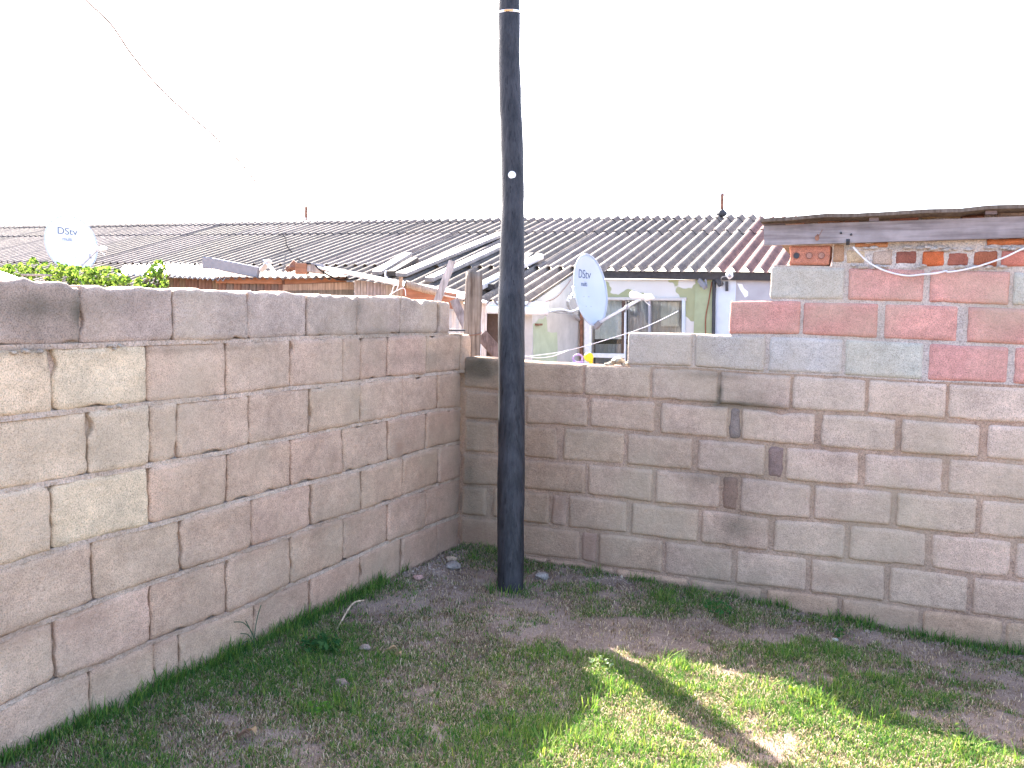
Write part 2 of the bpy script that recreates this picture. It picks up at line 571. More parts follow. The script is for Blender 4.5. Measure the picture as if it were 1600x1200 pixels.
def block(wall, parent, s0, s1, zb, zt, color, name='block', thick=0.14, rough=1.0, rad=(0.006, 0.022), seed=0, mat=None, proud=0.0, wobble=0.0035, n_u=9, n_v=6, holes=None, lean=0.0):
    L = s1 - s0
    H = float(zt((s0 + s1) / 2) - zb((s0 + s1) / 2))
    if L < 0.02 or H < 0.02: return None
    U = edge_grid(L, max(2, int(n_u * L / 0.4 + 1)))
    Vv = edge_grid(H, max(2, int(n_v * H / 0.2)))
    rr = [random.uniform(*rad) for _ in range(4)]
    V = []; st = []; ea = []
    off = Vector((seed * 7.13, seed * 3.1, 0))
    chip = random.random()
    for v in Vv:
        for u in U:
            uu, vv = u, v
            for ci, (cx, cy) in enumerate(((0, 0), (L, 0), (L, H), (0, H))):
                r = rr[ci]
                qx = (cx - uu) if cx else (uu); qx = abs(uu - cx); qy = abs(vv - cy)
                if qx < r and qy < r:
                    ax, ay = r - qx, r - qy
                    mx = max(ax, ay); l = math.hypot(ax, ay)
                    if l > 1e-6:
                        ax, ay = ax * mx / l, ay * mx / l
                        uu = cx + (1 if cx == 0 else -1) * (r - ax)
                        vv = cy + (1 if cy == 0 else -1) * (r - ay)
            e = min(u, L - u, v, H - v)
            P0 = Vector((u * 1.0, v * 1.0, 0)) + off
            k = max(0.0, 1 - e / 0.02)
            uu += noise.noise(P0 * 22) * wobble * k * 1.3 + noise.noise(P0 * 70) * wobble * 0.6 * k
            vv += noise.noise(P0 * 22 + Vector((9, 9, 9))) * wobble * k * 1.3 + noise.noise(P0 * 70 + Vector((4, 0, 2))) * wobble * 0.6 * k
            cn = noise.noise(P0 * 11 + Vector((1, 5, 2)))
            if cn > 0.3 and k > 0:
                w = (cn - 0.3) * 0.022 * rough * k
                if e == u: uu += w
                elif e == L - u: uu -= w
                if e == v: vv += w
                elif e == H - v: vv -= w
            dep = proud - 0.011 * max(0.0, 1 - e / 0.013) ** 2
            dep += noise.noise(P0 * 9) * 0.0025 * rough + noise.noise(P0 * 34) * 0.0012 * rough
            dep += lean * (v / H - 0.5)
            s = s0 + uu
            fz = vv / H
            z = float(zb(s)) * (1 - fz) + float(zt(s)) * fz
            V.append(wall.P(s, z, dep))
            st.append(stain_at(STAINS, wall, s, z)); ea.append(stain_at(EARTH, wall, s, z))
    nu, nv = len(U), len(Vv)
    Fc = [(j * nu + i, j * nu + i + 1, (j + 1) * nu + i + 1, (j + 1) * nu + i) for j in range(nv - 1) for i in range(nu - 1)]
    ringi = [i for i in range(nu)] + [j * nu + nu - 1 for j in range(1, nv)] + [(nv - 1) * nu + i for i in range(nu - 2, -1, -1)] + [j * nu for j in range(nv - 2, 0, -1)]
    base = len(V)
    for i in ringi:
        V.append(V[i] - wall.n * (thick - 0.01)); st.append(0.0); ea.append(0.0)
    m = len(ringi)
    for a in range(m):
        b = (a + 1) % m
        Fc.append((ringi[b], ringi[a], base + a, base + b))
    Fc.append(tuple(base + a for a in range(m - 1, -1, -1)))
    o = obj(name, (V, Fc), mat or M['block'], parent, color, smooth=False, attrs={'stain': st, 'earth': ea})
    me = o.data
    me.polygons.foreach_set('use_smooth', [True] * ((nu - 1) * (nv - 1)) + [False] * (m + 1))
    return o

def mortar_strip(wall, s0, s1, zb, zt, dep, amp, step=0.022, thick=0.12, trim=0.0):
    n = max(2, int((s1 - s0) / step)); H = float(zt((s0 + s1) / 2) - zb((s0 + s1) / 2))
    m = max(3, int(H / step))
    V = []; st = []; ea = []
    for j in range(m + 1):
        for i in range(n + 1):
            s = s0 + (s1 - s0) * i / n
            a = float(zb(s)); b = float(zt(s)) - trim
            z = a + (b - a) * j / m
            q = Vector((s * 1.0, z * 1.0, 4.4))
            d = dep + amp * (noise.noise(q * 6) * 0.7 + noise.noise(q * 25) * 0.6 + noise.noise(q * 60) * 0.3)
            V.append(wall.P(s, z, d))
            st.append(stain_at(STAINS, wall, s, z)); ea.append(stain_at(EARTH, wall, s, z))
    nu = n + 1; nv = m + 1
    Fc = [(j * nu + i, j * nu + i + 1, (j + 1) * nu + i + 1, (j + 1) * nu + i) for j in range(m) for i in range(n)]
    ringi = [i for i in range(nu)] + [j * nu + nu - 1 for j in range(1, nv)] + [(nv - 1) * nu + i for i in range(nu - 2, -1, -1)] + [j * nu for j in range(nv - 2, 0, -1)]
    base = len(V)
    for i in ringi:
        V.append(V[i] - wall.n * thick); st.append(0.0); ea.append(0.0)
    k = len(ringi)
    for a in range(k):
        b = (a + 1) % k
        Fc.append((ringi[b], ringi[a], base + a, base + b))
    return V, Fc, st, ea

def mortar_obj(name, strips, color, parent, mat=None):
    V = []; Fc = []; st = []; ea = []
    for v, f, a, b in strips:
        n = len(V); V += v; Fc += [tuple(i + n for i in q) for q in f]; st += a; ea += b
    return obj(name, (V, Fc), mat or M['mortar'], parent, color, smooth=False, attrs={'stain': st, 'earth': ea})

def vary(c, a=0.06, hue=0.02):
    c = (c[0] * 1.64, c[1] * 1.42, c[2] * 1.19)
    k = 1 + random.uniform(-a, a)
    return tuple(max(0.0, x * k * (1 + random.uniform(-hue, hue))) for x in c)

# --- left wall: big rough blocks laid almost flush
left = empty('block_wall', WL.P(0.0, 0.0), 'rough grey-beige concrete block wall running along the left of the grass, weathered and cracked', 'wall')
L_T = [(0,437),(60,438),(105,441),(115,449),(125,447),(160,449),(200,451),(230,450),(272,450),(300,451),(340,453),(375,457),(392,456),(430,456),(470,459),(482,461),(520,462),(557,464),(600,464),(626,463),(640,466),(652,468),(660,474),(670,468),(684,470),(702,471)]
L_1 = [(0,543),(85,541),(128,540),(230,536),(290,534),(390,532),(480,527.5),(560,525.5),(630,523),(690,522),(740,522)]
L_2 = [(0,655),(80,646),(125,641),(235,631),(350,620),(450,607),(540,599),(605,591),(680,584),(722,580)]
L_3 = [(0,769),(140,744),(235,727),(280,719),(355,706),(390,697),(485,678),(565,662),(630,650),(685,640),(722,638)]
L_4 = [(0,888),(60,868),(145,843),(235,822),(285,809),(360,787),(455,761),(500,750),(566,733),(630,715),(666,703),(722,690)]
L_5 = [(0,1001),(75,970),(144,943),(180,930),(280,897),(350,874),(394,857),(452,838),(485,824),(535,808),(567,798),(629,777),(665,763),(720,746)]
L_6 = [(0,1107),(67,1073),(132,1048),(185,1027),(230,1007),(282,987),(345,964),(395,943),(447,918),(492,899),(535,880),(572,863),(605,848),(660,827),(718,805)]
Lt = [WL.line(l) for l in (L_T, L_1, L_2, L_3, L_4, L_5, L_6)]
_top = Lt[0]
Lt[0] = lambda s: _top(s) + 0.007 * noise.noise(Vector((float(np.mean(s)) * 26, 1.5, 0))) + 0.004 * noise.noise(Vector((float(np.mean(s)) * 70, 2.5, 0)))
Lt.append(lambda s: Lt[6](s) - 0.225)
LJ = [[704,685,627,559,481,388,272,127],
      [737,719,666,606,565,536,454,355,232,82],
      [722,685,629,563,484,391,278,235,139],
      [721,666,607,537,456,357,234,82],
      [720,685,630,565,487,395,284,145],
      [719,666,606,537,455,355,237,86],
      [718,684,628,564,486,397,282,243,142]]
Lmid = [500, 560, 610, 690, 760, 850, 930]
def row_mid(lines_a, lines_b, px):
    xa = np.interp(px, [p[0] for p in lines_a], [p[1] for p in lines_a])
    xb = np.interp(px, [p[0] for p in lines_b], [p[1] for p in lines_b])
    return (xa + xb) / 2
LP = [L_T, L_1, L_2, L_3, L_4, L_5, L_6, [(x, y + (114 - x * 0.077)) for x, y in L_6]]
lcols = {0: (0.25, 0.225, 0.205), 1: (0.36, 0.32, 0.28), 2: (0.38, 0.33, 0.28)}
strips = []
k = 0
for r in range(7):
    S = [WL.sz(x, row_mid(LP[r], LP[r + 1], x))[0] for x in LJ[r]]
    n0 = len(S)
    while S[-1] < 7.6:
        S.append(S[-1] + 0.402 + random.uniform(-0.006, 0.006))
    for i in range(len(S) - 1):
        xm = LJ[r][i] if i < len(LJ[r]) else -50
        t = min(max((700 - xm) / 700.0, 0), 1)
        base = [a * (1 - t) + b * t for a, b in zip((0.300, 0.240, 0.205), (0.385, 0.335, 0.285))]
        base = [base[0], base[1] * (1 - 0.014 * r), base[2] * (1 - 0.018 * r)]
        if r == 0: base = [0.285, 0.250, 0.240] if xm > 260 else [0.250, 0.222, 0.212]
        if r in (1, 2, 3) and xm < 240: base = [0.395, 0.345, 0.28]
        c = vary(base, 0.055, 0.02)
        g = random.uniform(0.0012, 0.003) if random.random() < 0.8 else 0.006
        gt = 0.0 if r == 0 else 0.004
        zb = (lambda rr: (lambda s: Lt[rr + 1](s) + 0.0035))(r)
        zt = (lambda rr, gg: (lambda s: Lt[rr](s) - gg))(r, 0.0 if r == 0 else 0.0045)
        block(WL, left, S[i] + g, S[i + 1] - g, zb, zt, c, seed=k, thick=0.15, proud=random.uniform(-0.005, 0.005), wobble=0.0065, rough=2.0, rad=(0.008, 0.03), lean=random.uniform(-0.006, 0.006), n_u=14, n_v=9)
        k += 1
    strips.append(mortar_strip(WL, S[0] + 0.01, S[-1], Lt[r + 1], Lt[r], -0.024, 0.006, trim=0.012 if r == 0 else 0.0))
    if r < 6:
        strips.append(mortar_strip(WL, S[0] + 0.004, S[-1], (lambda q: (lambda s: Lt[q](s) - 0.010))(r + 1), (lambda q: (lambda s: Lt[q](s) + 0.008))(r + 1), -0.0025, 0.0095, step=0.012, thick=0.012))
mortar_obj('mortar', strips, (0.56, 0.43, 0.335), left)
# narrow concrete footing showing at its foot
fpts = [hit(585, 938, WL.o, nL), hit(718, 862, WL.o, nL)]
V, Fc = bar(fpts[0] + nL * 0.02 - Vector((0, 0, 0.05)), fpts[1] + nL * 0.02 - Vector((0, 0, 0.05)), 0.10, 0.14, jitter=0.02)
obj('footing', (V, Fc), M['mortar'], left, (0.40, 0.34, 0.30), attrs={'stain': [0] * len(V), 'earth': [0.1] * len(V)})
fpts = [hit(20, 1190, WL.o, nL), hit(110, 1138, WL.o, nL)]
V, Fc = bar(fpts[0] + nL * 0.012 - Vector((0, 0, 0.05)), fpts[1] + nL * 0.012 - Vector((0, 0, 0.05)), 0.06, 0.11, jitter=0.015)
obj('footing', (V, Fc), M['mortar'], left, (0.40, 0.34, 0.30), attrs={'stain': [0] * len(V), 'earth': [0.1] * len(V)})

# --- right wall: smaller blocks with brown mortar, newer courses and bricks on top
right = empty('block_wall', WR.P(0.0, 0.0), 'block wall closing the back of the yard, grey below with red-painted blocks and bricks on top', 'wall')
A_ = [(723,559),(735,557),(745,558),(780,561),(820,565),(910,570),(960,572),(981,572),(1081,574.5),(1130,579),(1194,583),(1260,585.5),(1313,588),(1387,593),(1445,596),(1572,601),(1600,603)]
B_ = [(723,607),(779,612),(820,614),(912,619),(1015,625),(1062,630),(1124,633),(1215,641),(1260,644),(1351,648),(1396,652),(1479,658),(1526,661),(1600,664)]
C_ = [(722,655),(780,659),(822,664),(917,669),(1022,678.5),(1087,684),(1136,688),(1236,697),(1300,702),(1345,706),(1398,710),(1472,714),(1532,718),(1600,724)]
D_ = [(722,707),(780,711),(820,716),(875,721),(975,728),(1079,736.5),(1194,747.5),(1260,755.5),(1345,762),(1396,767),(1479,774.5),(1525,778),(1600,785)]
E_ = [(722,759),(775,761),(820,766),(912,774),(1000,785),(1076,793),(1124,797),(1158,803),(1210,810),(1268,813),(1323,819),(1393,824),(1449,832),(1525,838),(1600,847)]
F_ = [(720,806),(775,811),(820,817),(882,826),(982,836),(1060,847),(1092,850.5),(1148,857.5),(1204,864),(1280,873),(1323,877),(1384,883),(1449,890),(1514,900),(1600,908)]
G_ = [(717,855),(772,861),(820,868),(900,877),(932,884),(1037,898),(1060,902),(1120,910),(1148,914),(1200,919),(1280,929),(1382,942),(1436,951),(1510,960),(1600,973)]
Z_ = [(979,521),(984,519.5),(1081,521.5),(1134,524),(1200,524),(1250,525),(1375,531),(1492,536),(1600,541)]
Y_ = [(1139,472),(1141,470.5),(1204,469.5),(1320,471),(1445,474),(1575,479),(1600,480)]
X_ = [(1203,414),(1320,416),(1445,419),(1575,422),(1600,424)]
RP = [A_, B_, C_, D_, E_, F_, G_]
RTn = [WR.line(l) for l in RP]
RTn.append(lambda s: RTn[6](s) - 0.2)
RP.append([(x, y + 55) for x, y in G_])
lineZ, lineY, lineX = WR.line(Z_), WR.line(Y_), WR.line(X_)
RB = [  # (left, right) px edges of every block
 [(723.5,811),(814.5,910.5),(913.5,1015.5),(1018,1121),(1125,1234),(1238,1352.5),(1357,1478),(1482,1606)],
 [(726,817),(822,917.5),(922,1022),(1032,1136),(1159,1272.5),(1282,1398.5),(1408,1530),(1543,1668)],
 [(725,775),(780,869),(879,974.5),(979.5,1080.5),(1090,1194),(1228.5,1340.5),(1351,1472),(1482,1608)],
 [(722,795),(799,914),(918,1018),(1024,1124),(1157,1265.5),(1272,1392),(1401,1525),(1533,1660)],
 [(721,759),(770,857),(888,978),(986,1090),(1095.5,1200),(1209,1319),(1327,1445.5),(1455,1579),(1587,1714)],
 [(719,800),(805,904),(935,1034),(1038.5,1142),(1150,1259),(1267,1381.5),(1389.5,1511.5),(1520,1646)],
 [(718,772),(776,853),(857,957),(962,1072),(1078,1188),(1198,1307.5),(1314,1435),(1441,1565),(1571,1700)]]
strips = []
k = 500
def rs_extend(S, stop=4.7):
    while S[-1][1] < stop:
        a = S[-1][1] + 0.02
        S.append((a, a + 0.38 + random.uniform(-0.004, 0.004)))
    return S
for r in range(7):
    S = []
    for a, b in RB[r]:
        S.append((WR.sz(a, row_mid(RP[r], RP[r + 1], a))[0], WR.sz(b, row_mid(RP[r], RP[r + 1], b))[0]))
    nS = len(S)
    rs_extend(S)
    for i, (s0, s1) in enumerate(S):
        xm = RB[r][i][0] if i < nS else 1700
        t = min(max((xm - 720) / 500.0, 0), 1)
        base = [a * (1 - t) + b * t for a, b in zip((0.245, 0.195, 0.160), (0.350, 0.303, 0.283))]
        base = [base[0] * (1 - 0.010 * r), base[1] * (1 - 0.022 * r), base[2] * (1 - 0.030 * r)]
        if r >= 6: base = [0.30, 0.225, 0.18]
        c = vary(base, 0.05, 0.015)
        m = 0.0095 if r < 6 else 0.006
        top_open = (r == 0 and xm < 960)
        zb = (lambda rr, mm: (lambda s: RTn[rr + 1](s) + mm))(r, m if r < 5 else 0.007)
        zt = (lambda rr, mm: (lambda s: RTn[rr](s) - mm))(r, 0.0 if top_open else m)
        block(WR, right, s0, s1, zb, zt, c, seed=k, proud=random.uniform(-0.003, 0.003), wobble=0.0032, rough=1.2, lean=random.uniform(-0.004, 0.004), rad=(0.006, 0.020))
        k += 1
    strips.append(mortar_strip(WR, S[0][0] - 0.16, S[-1][1], RTn[r + 1], RTn[r], -0.012, 0.004))
mortar_obj('mortar', strips, (0.44, 0.295, 0.215), right)

# brick bats filling the wide joints
for (xl, xr, r, col_, nm) in [(1200, 1223, 2, (0.26, 0.175, 0.15), 'brick'), (1129, 1153, 3, (0.28, 0.175, 0.13), 'brick'),
                         (1140, 1156, 1, (0.24, 0.19, 0.165), 'brick'), (861, 884, 4, (0.40, 0.27, 0.20), 'stone'), (908, 931, 5, (0.38, 0.25, 0.19), 'stone')]:
    s0 = WR.sz(xl, row_mid(RP[r], RP[r + 1], xl))[0]; s1 = WR.sz(xr, row_mid(RP[r], RP[r + 1], xr))[0]
    block(WR, right, s0, s1, (lambda rr: (lambda s: RTn[rr + 1](s) + 0.012))(r), (lambda rr: (lambda s: RTn[rr](s) - 0.012))(r), col_, name=nm, mat=M['brick'], proud=-0.004, seed=k, wobble=0.006, rad=(0.01, 0.02), rough=1.6)
    k += 1

RED = (0.36, 0.205, 0.205); RED2 = (0.33, 0.18, 0.175); GREY = (0.30, 0.315, 0.32); GREY2 = (0.285, 0.29, 0.295)
upper = [
 (lineZ, RTn[0], 0.012, [(980.5,1080.5,(0.30,0.29,0.295)),(1086,1195,GREY2),(1201.5,1316,(0.315,0.335,0.36)),(1320,1442,GREY),(1451,1574.5,RED),(1585,1712,RED)], Z_, A_),
 (lineY, lineZ, 0.012, [(1139.5,1250,RED2),(1255,1371,RED2),(1382,1496,RED),(1512,1640,RED2)], Y_, Z_),
 (lineX, lineY, 0.012, [(1203.5,1319,GREY),(1325.5,1443,RED),(1453,1577,RED),(1583,1712,(0.29,0.33,0.335))], X_, Y_)]
strips = []
for (top, bot, m, bl, tp, bp) in upper:
    S = []
    for (a, b, c) in bl:
        s0 = WR.sz(a, row_mid(tp, bp, a))[0]; s1 = WR.sz(b, row_mid(tp, bp, b))[0]
        S.append((s0, s1, c))
    a = S[-1][1] + 0.02
    while a < 4.6:
        S.append((a, a + 0.385, random.choice((RED, GREY)))); a += 0.405
    for i, (s0, s1, c) in enumerate(S):
        fz_t = (lambda t_, mm: (lambda s: t_(s) - mm))(top, 0.001 if i < (2 if top is lineZ else 1) and top is not lineX else 0.008)
        fz_b = (lambda b_: (lambda s: b_(s) + 0.008))(bot)
        block(WR, right, s0, s1, fz_b, fz_t, vary(c, 0.05, 0.02), seed=k, proud=random.uniform(-0.001, 0.004), wobble=0.0016, rough=0.6, rad=(0.006, 0.014), name='block')
        k += 1
    strips.append(mortar_strip(WR, S[0][0] + 0.012, S[-1][1], bot, top, -0.009, 0.003, trim=0.0))
mortar_obj('mortar', strips, (0.53, 0.44, 0.39), right)

# small bricks under the fascia
def zline(pts): return WR.line(pts)
bt = zline([(1226,386),(1400,388),(1600,391)])
B1 = [(1232,1298,383.5,414.5,(0.42,0.20,0.155)),(1301,1320,381,409,(0.36,0.25,0.185)),(1321.5,1352,391,411,(0.43,0.36,0.29)),(1362,1395,391,414,(0.36,0.31,0.285)),
      (1398.5,1433,391.5,413,(0.23,0.10,0.085)),(1441,1476,392,415.5,(0.42,0.125,0.055)),(1479,1515,393,415.5,(0.28,0.115,0.09)),(1520.5,1559,392,416,(0.30,0.115,0.075)),(1564,1612,391,416,(0.42,0.18,0.15)),
      (1335,1388,378,387,(0.40,0.22,0.13)),(1391,1538,376,384,(0.42,0.29,0.24)),(1542,1612,372,383,(0.45,0.17,0.08)),
      (1226,1256,341,351,(0.40,0.26,0.21)),(1277,1317,339,348,(0.33,0.22,0.17)),(1319,1342,338,347,(0.38,0.22,0.17)),(1390,1436,334,344,(0.36,0.17,0.14)),(1440,1502,333,341,(0.34,0.27,0.19)),(1503,1540,333,341,(0.40,0.23,0.17)),(1560,1640,327,338,(0.37,0.30,0.28))]
for (xl, xr, yt, yb, c) in B1:
    s0, z0 = WR.sz(xl, yb); s1, z1 = WR.sz(xr, yt)
    sm = (s0 + s1) / 2
    sl = -0.0 if yt < 380 else 0.0
    o = block(WR, right, s0, s1, (lambda z, a: (lambda s: z))(z0, 0), (lambda z: (lambda s: z))(z1), vary([q * 0.72 for q in c], 0.04), name='brick', mat=M['brick'], proud=random.uniform(-0.004, 0.004) - (0.02 if yt < 350 else 0), seed=k, wobble=0.002, rad=(0.004, 0.010), rough=0.8, thick=0.11, n_u=10)
    k += 1
# flat discs for the first brick's round holes, one painted dark as inner shade
for (hx, shade_dark) in ((1244.5, True), (1264.5, False), (1283.5, False)):
    s, z = WR.sz(hx, 399.5)
    ring = [WR.P(s + math.cos(a) * 0.0155, z + math.sin(a) * 0.0155, 0.0045) for a in np.linspace(0, 2 * PI, 17)[:-1]]
    geo = tube(ring + [ring[0]], 0.0016, 6, cap=False)
    obj('core_rim', geo, M['brick'], right, (0.30, 0.14, 0.11), attrs={'stain': [0.3] * len(geo[0]), 'earth': [0] * len(geo[0])})
    cv = [WR.P(s + math.cos(a) * 0.0145, z + math.sin(a) * 0.0145, 0.0048) for a in np.linspace(0, 2 * PI, 17)[:-1]]
    cv2 = [p - WR.n * 0.02 for p in cv]
    obj('core_disc', (cv + cv2, [tuple(range(16))] + [(i, i + 16, (i + 1) % 16 + 16, (i + 1) % 16) for i in range(16)]), M['dark'] if shade_dark else M['brick'], right, (0.40, 0.21, 0.16))
# rough lime mortar round the bricks
strips = []
f0 = lambda s: lineX(s) + 0.0
f1 = WR.line([(1300,380),(1330,376),(1400,374),(1600,369)])
sA = WR.sz(1300, 400)[0]
strips.append(mortar_strip(WR, sA, 4.6, f0, f1, -0.008, 0.012, step=0.014, thick=0.1))
f2 = WR.line([(1226,352),(1330,348),(1600,338)]); f3 = WR.line([(1226,341),(1330,335),(1600,324)])
strips.append(mortar_strip(WR, WR.sz(1226, 345)[0], 4.6, f2, f3, -0.055, 0.008, step=0.02, thick=0.05))
mortar_obj('mortar', strips, (0.60, 0.52, 0.47), right)
# smeared mortar lumps
for i in range(34):
    px = random.uniform(1325, 1600); py = random.choice((388, 388, 417, 390, 418)) + random.uniform(-2, 2)
    s, z = WR.sz(px, py)
    geo = rock(WR.P(s, z, 0.0), random.uniform(0.006, 0.014), i, (2.2, 1.2, 0.8), 1)
    obj('mortar_lump', geo, M['mortar'], right, (0.52, 0.47, 0.44), attrs={'stain': [0] * len(geo[0]), 'earth': [0] * len(geo[0])})
# chipped lumps on the left wall
for (px, py, r) in ((20, 551, .016), (40, 549, .02), (62, 549, .018), (172, 541, .014), (186, 540, .013), (178, 545, .012), (186, 634, .016), (172, 637, .013)):
    s, z = WL.sz(px, py)
    geo = rock(WL.P(s, z, -0.002), r * 0.8, px, (1.2, 1.2, 0.6), 1)
    obj('mortar_lump', geo, M['mortar'], left, (0.45, 0.38, 0.30), attrs={'stain': [0] * len(geo[0]), 'earth': [0] * len(geo[0])})

# ------------------------------------------------------------------ utility pole
pole_px = [(1100, 797.5, 20), (940, 797.5, 20), (900, 797.5, 20), (840, 798, 20.3), (760, 798.5, 20.8), (700, 799, 20.3), (600, 799.3, 19.8), (520, 799, 20), (470, 799, 20.5), (440, 799.5, 19.5),
           (380, 800.5, 18.3), (340, 801, 17.5), (290, 801.5, 17), (210, 799.5, 17.2), (160, 797, 17), (100, 795.5, 16.7), (25, 795.5, 16.8), (0, 795.5, 16.3)]
PB = on_ground(797.5, 921)
PY = (PB - CAM).dot(R3 @ Vector((0, 0, -1)))
LEAN = 0.18
pts = []; rad = []
base_xy = Vector((PB.x, PB.y))
for (y, x, w) in pole_px:
    r = ray(x, y)
    t = (base_xy.y - CAM.y - LEAN * PB.z + LEAN * CAM.z) / (r.y - LEAN * r.z)
    p = CAM + r * t
    pts.append(p); rad.append(w / F * (t) * 1.03)
pts = pts[1:]; rad = rad[1:]
top = pts[-1]
dirp = Vector((-0.004, LEAN, 1))
for q in range(1, 9):
    pts.append(top + dirp * 0.5 * q); rad.append(rad[-1] * 0.985)
pts[0].z = gz(pts[0].x, pts[0].y) - 0.3
pp = []; rr_ = []
for i in range(len(pts) - 1):
    n = max(2, int((pts[i + 1] - pts[i]).length / 0.06))
    for j in range(n):
        t = j / n; pp.append(pts[i].lerp(pts[i + 1], t)); rr_.append(rad[i] * (1 - t) + rad[i + 1] * t)
pp.append(pts[-1]); rr_.append(rad[-1])
pole = empty('utility_pole', PB, 'tall black creosoted timber pole standing in the grass just in front of the wall corner', 'pole')
obj('shaft', tube(pp, rr_, 28, rough=0.0035), M['pole'], pole, smooth=True)
def pole_at(y):
    P = [q[0] for q in pole_px][::-1]
    x = np.interp(y, P, [q[1] for q in pole_px][::-1]); w = np.interp(y, P, [q[2] for q in pole_px][::-1])
    r = ray(x, y); t = (base_xy.y - CAM.y - LEAN * PB.z + LEAN * CAM.z) / (r.y - LEAN * r.z)
    return CAM + r * t, w / F * t
c, r = pole_at(20)
bv = []; bf = []
for j in range(40):
    a = 2 * PI * j / 40
    for (dr, dz) in ((0.004, -0.007), (0.0065, 0), (0.004, 0.007)):
        bv.append(c + Vector((math.cos(a) * (r + dr), math.sin(a) * (r + dr), dz + math.sin(a + 0.4) * 0.008)))
for j in range(40):
    for q in range(2):
        a = j * 3 + q; b = ((j + 1) % 40) * 3 + q
        bf.append((a, b, b + 1, a + 1))
obj('steel_strap', (bv, bf), M['plastic'], pole, smooth=True, label='thin white strap round the pole')
kk = plain('orange_label', (0.75, 0.36, 0.12), 0.5)
lab = [c + Vector((math.cos(a) * (r + 0.008), math.sin(a) * (r + 0.008), dz + math.sin(a + 0.4) * 0.008)) for dz in (-0.0045, 0.0045) for a in np.linspace(-PI / 2 - 0.42, -PI / 2 + 0.34, 6)]
obj('strap_label', (lab, [(i, i + 1, i + 7, i + 6) for i in range(5)]), kk, pole)
c, r = pole_at(276)
fr = c + Vector((-0.004 - 0.0, -(r + 0.001), 0))
dv = []; 
for k2, (rad2, dy) in enumerate(((0.0, -0.004), (0.018, -0.004), (0.0215, -0.0025), (0.0225, 0.003))):
    for j in range(24):
        a = 2 * PI * j / 24
        dv.append(fr + Vector((math.cos(a) * rad2, dy, math.sin(a) * rad2)))
df = [(k2 * 24 + j, k2 * 24 + (j + 1) % 24, (k2 + 1) * 24 + (j + 1) % 24, (k2 + 1) * 24 + j) for k2 in range(3) for j in range(24)]
disc = obj('marker_disc', (dv, df), M['plastic'], pole, smooth=False, label='small round white marker nailed to the pole')
for dx in (-0.007, 0.002, 0.007):
    q = fr + Vector((dx, -0.0055, 0.001 if dx != 0.002 else -0.002))
    obj('nail', rock(q, 0.0022, 3, (1, 0.6, 1), 1), M['dark'], disc)

# ------------------------------------------------------------------ old fence post behind the corner
def upright(px, ytop, ybot, Y, wpx, **k):
    a = at(px, ytop, Y); b = at(px, ybot, Y); b = Vector((a.x, a.y, b.z))
    return a, b, wpx / F * Y
a, b, w = upright(740, 425, 556, 5.86, 13.6)
b.z = gz(b.x, b.y) - 0.2
n = 36
pts = [b.lerp(a, i / n) + Vector((0.004 * math.sin(i * 0.4), 0, 0)) for i in range(n + 1)]
rad = [w] * n + [w * 0.975]
post = empty('wooden_post', b, 'short weathered round timber post standing behind the gap at the wall corner', 'post')
obj('post_shaft', tube(pts, rad, 22, rough=0.004), M['postwood'], post, (0.55, 0.58, 0.62), smooth=True)
c = Vector((a.x, a.y, at(740, 521, 5.86).z))
ring = [c + Vector((math.cos(t) * (w + 0.003), math.sin(t) * (w + 0.003), 0.012 * math.sin(t * 1 + 0.5))) for t in np.linspace(0, 2 * PI, 25)]
obj('wire_tie', tube(ring, 0.0028, 6, cap=False), M['rust'], post)

# ------------------------------------------------------------------ long house with corrugated roof
D1 = ray(-2063, 367).normalized(); D2 = ray(1450, 50).normalized()
D1 = (D1 - D2 * D1.dot(D2)).normalized()
NR = D2.cross(D1).normalized()
if NR.z < 0: NR = -NR
PE = at(1106, 425, 9.26)
D1h, D2h = horiz(D1), horiz(D2)
def roof_pt(px, py): return hit(px, py, PE, NR)
def roof_uv(px, py):
    q = roof_pt(px, py) - PE
    return q.dot(D1), q.dot(D2)
v_lap = roof_uv(1158, 364)[1]; v_ridge = roof_uv(1177.5, 341)[1]
v_lap0 = roof_uv(150, 368)[1]
u_ext, v_e0 = roof_uv(897, 420)
v_ext = roof_uv(826, 472)[1]
print('ROOF', v_lap, v_lap0, v_ridge, u_ext, v_e0, v_ext, roof_uv(0, 349), roof_uv(187, 412), PE)
house = empty('house', Vector((PE.x, PE.y, 0)), 'long low house behind the walls, grey corrugated roof, peeling green and white paint', 'house')
RP_ = 0.146; NRIB = 7; SW = RP_ * NRIB
def sheet_mesh(name, L, col_segs=10, amp=0.029, thick=0.006):
    nx_ = NRIB * col_segs; V = []; Fc = []
    ys = [0, L]
    for lay in (0, 1):
        for y in ys:
            for i in range(nx_ + 1):
                x = SW * i / nx_
                V.append((x, y, amp * (lambda c: math.copysign(abs(c) ** 0.8, c))(math.cos(2 * PI * (x / RP_) + PI)) - lay * thick))
    w = nx_ + 1
    for i in range(nx_):
        Fc.append((i, i + 1, w + i + 1, w + i))
        Fc.append((2 * w + i, 3 * w + i, 3 * w + i + 1, 2 * w + i + 1))
        Fc.append((i, 2 * w + i, 2 * w + i + 1, i + 1))
        Fc.append((w + i, w + i + 1, 3 * w + i + 1, 3 * w + i))
    Fc.append((0, w, 3 * w, 2 * w)); Fc.append((nx_, 2 * w + nx_, 3 * w + nx_, w + nx_))
    me = bpy.data.meshes.new(name)
    me.from_pydata(V, [], Fc)
    me.materials.append(M['asbestos'])
    me.polygons.foreach_set('use_smooth', [True] * len(me.polygons))
    try:
        me.set_sharp_from_angle(angle=math.radians(50))
    except Exception: pass
    me.update()
    return me
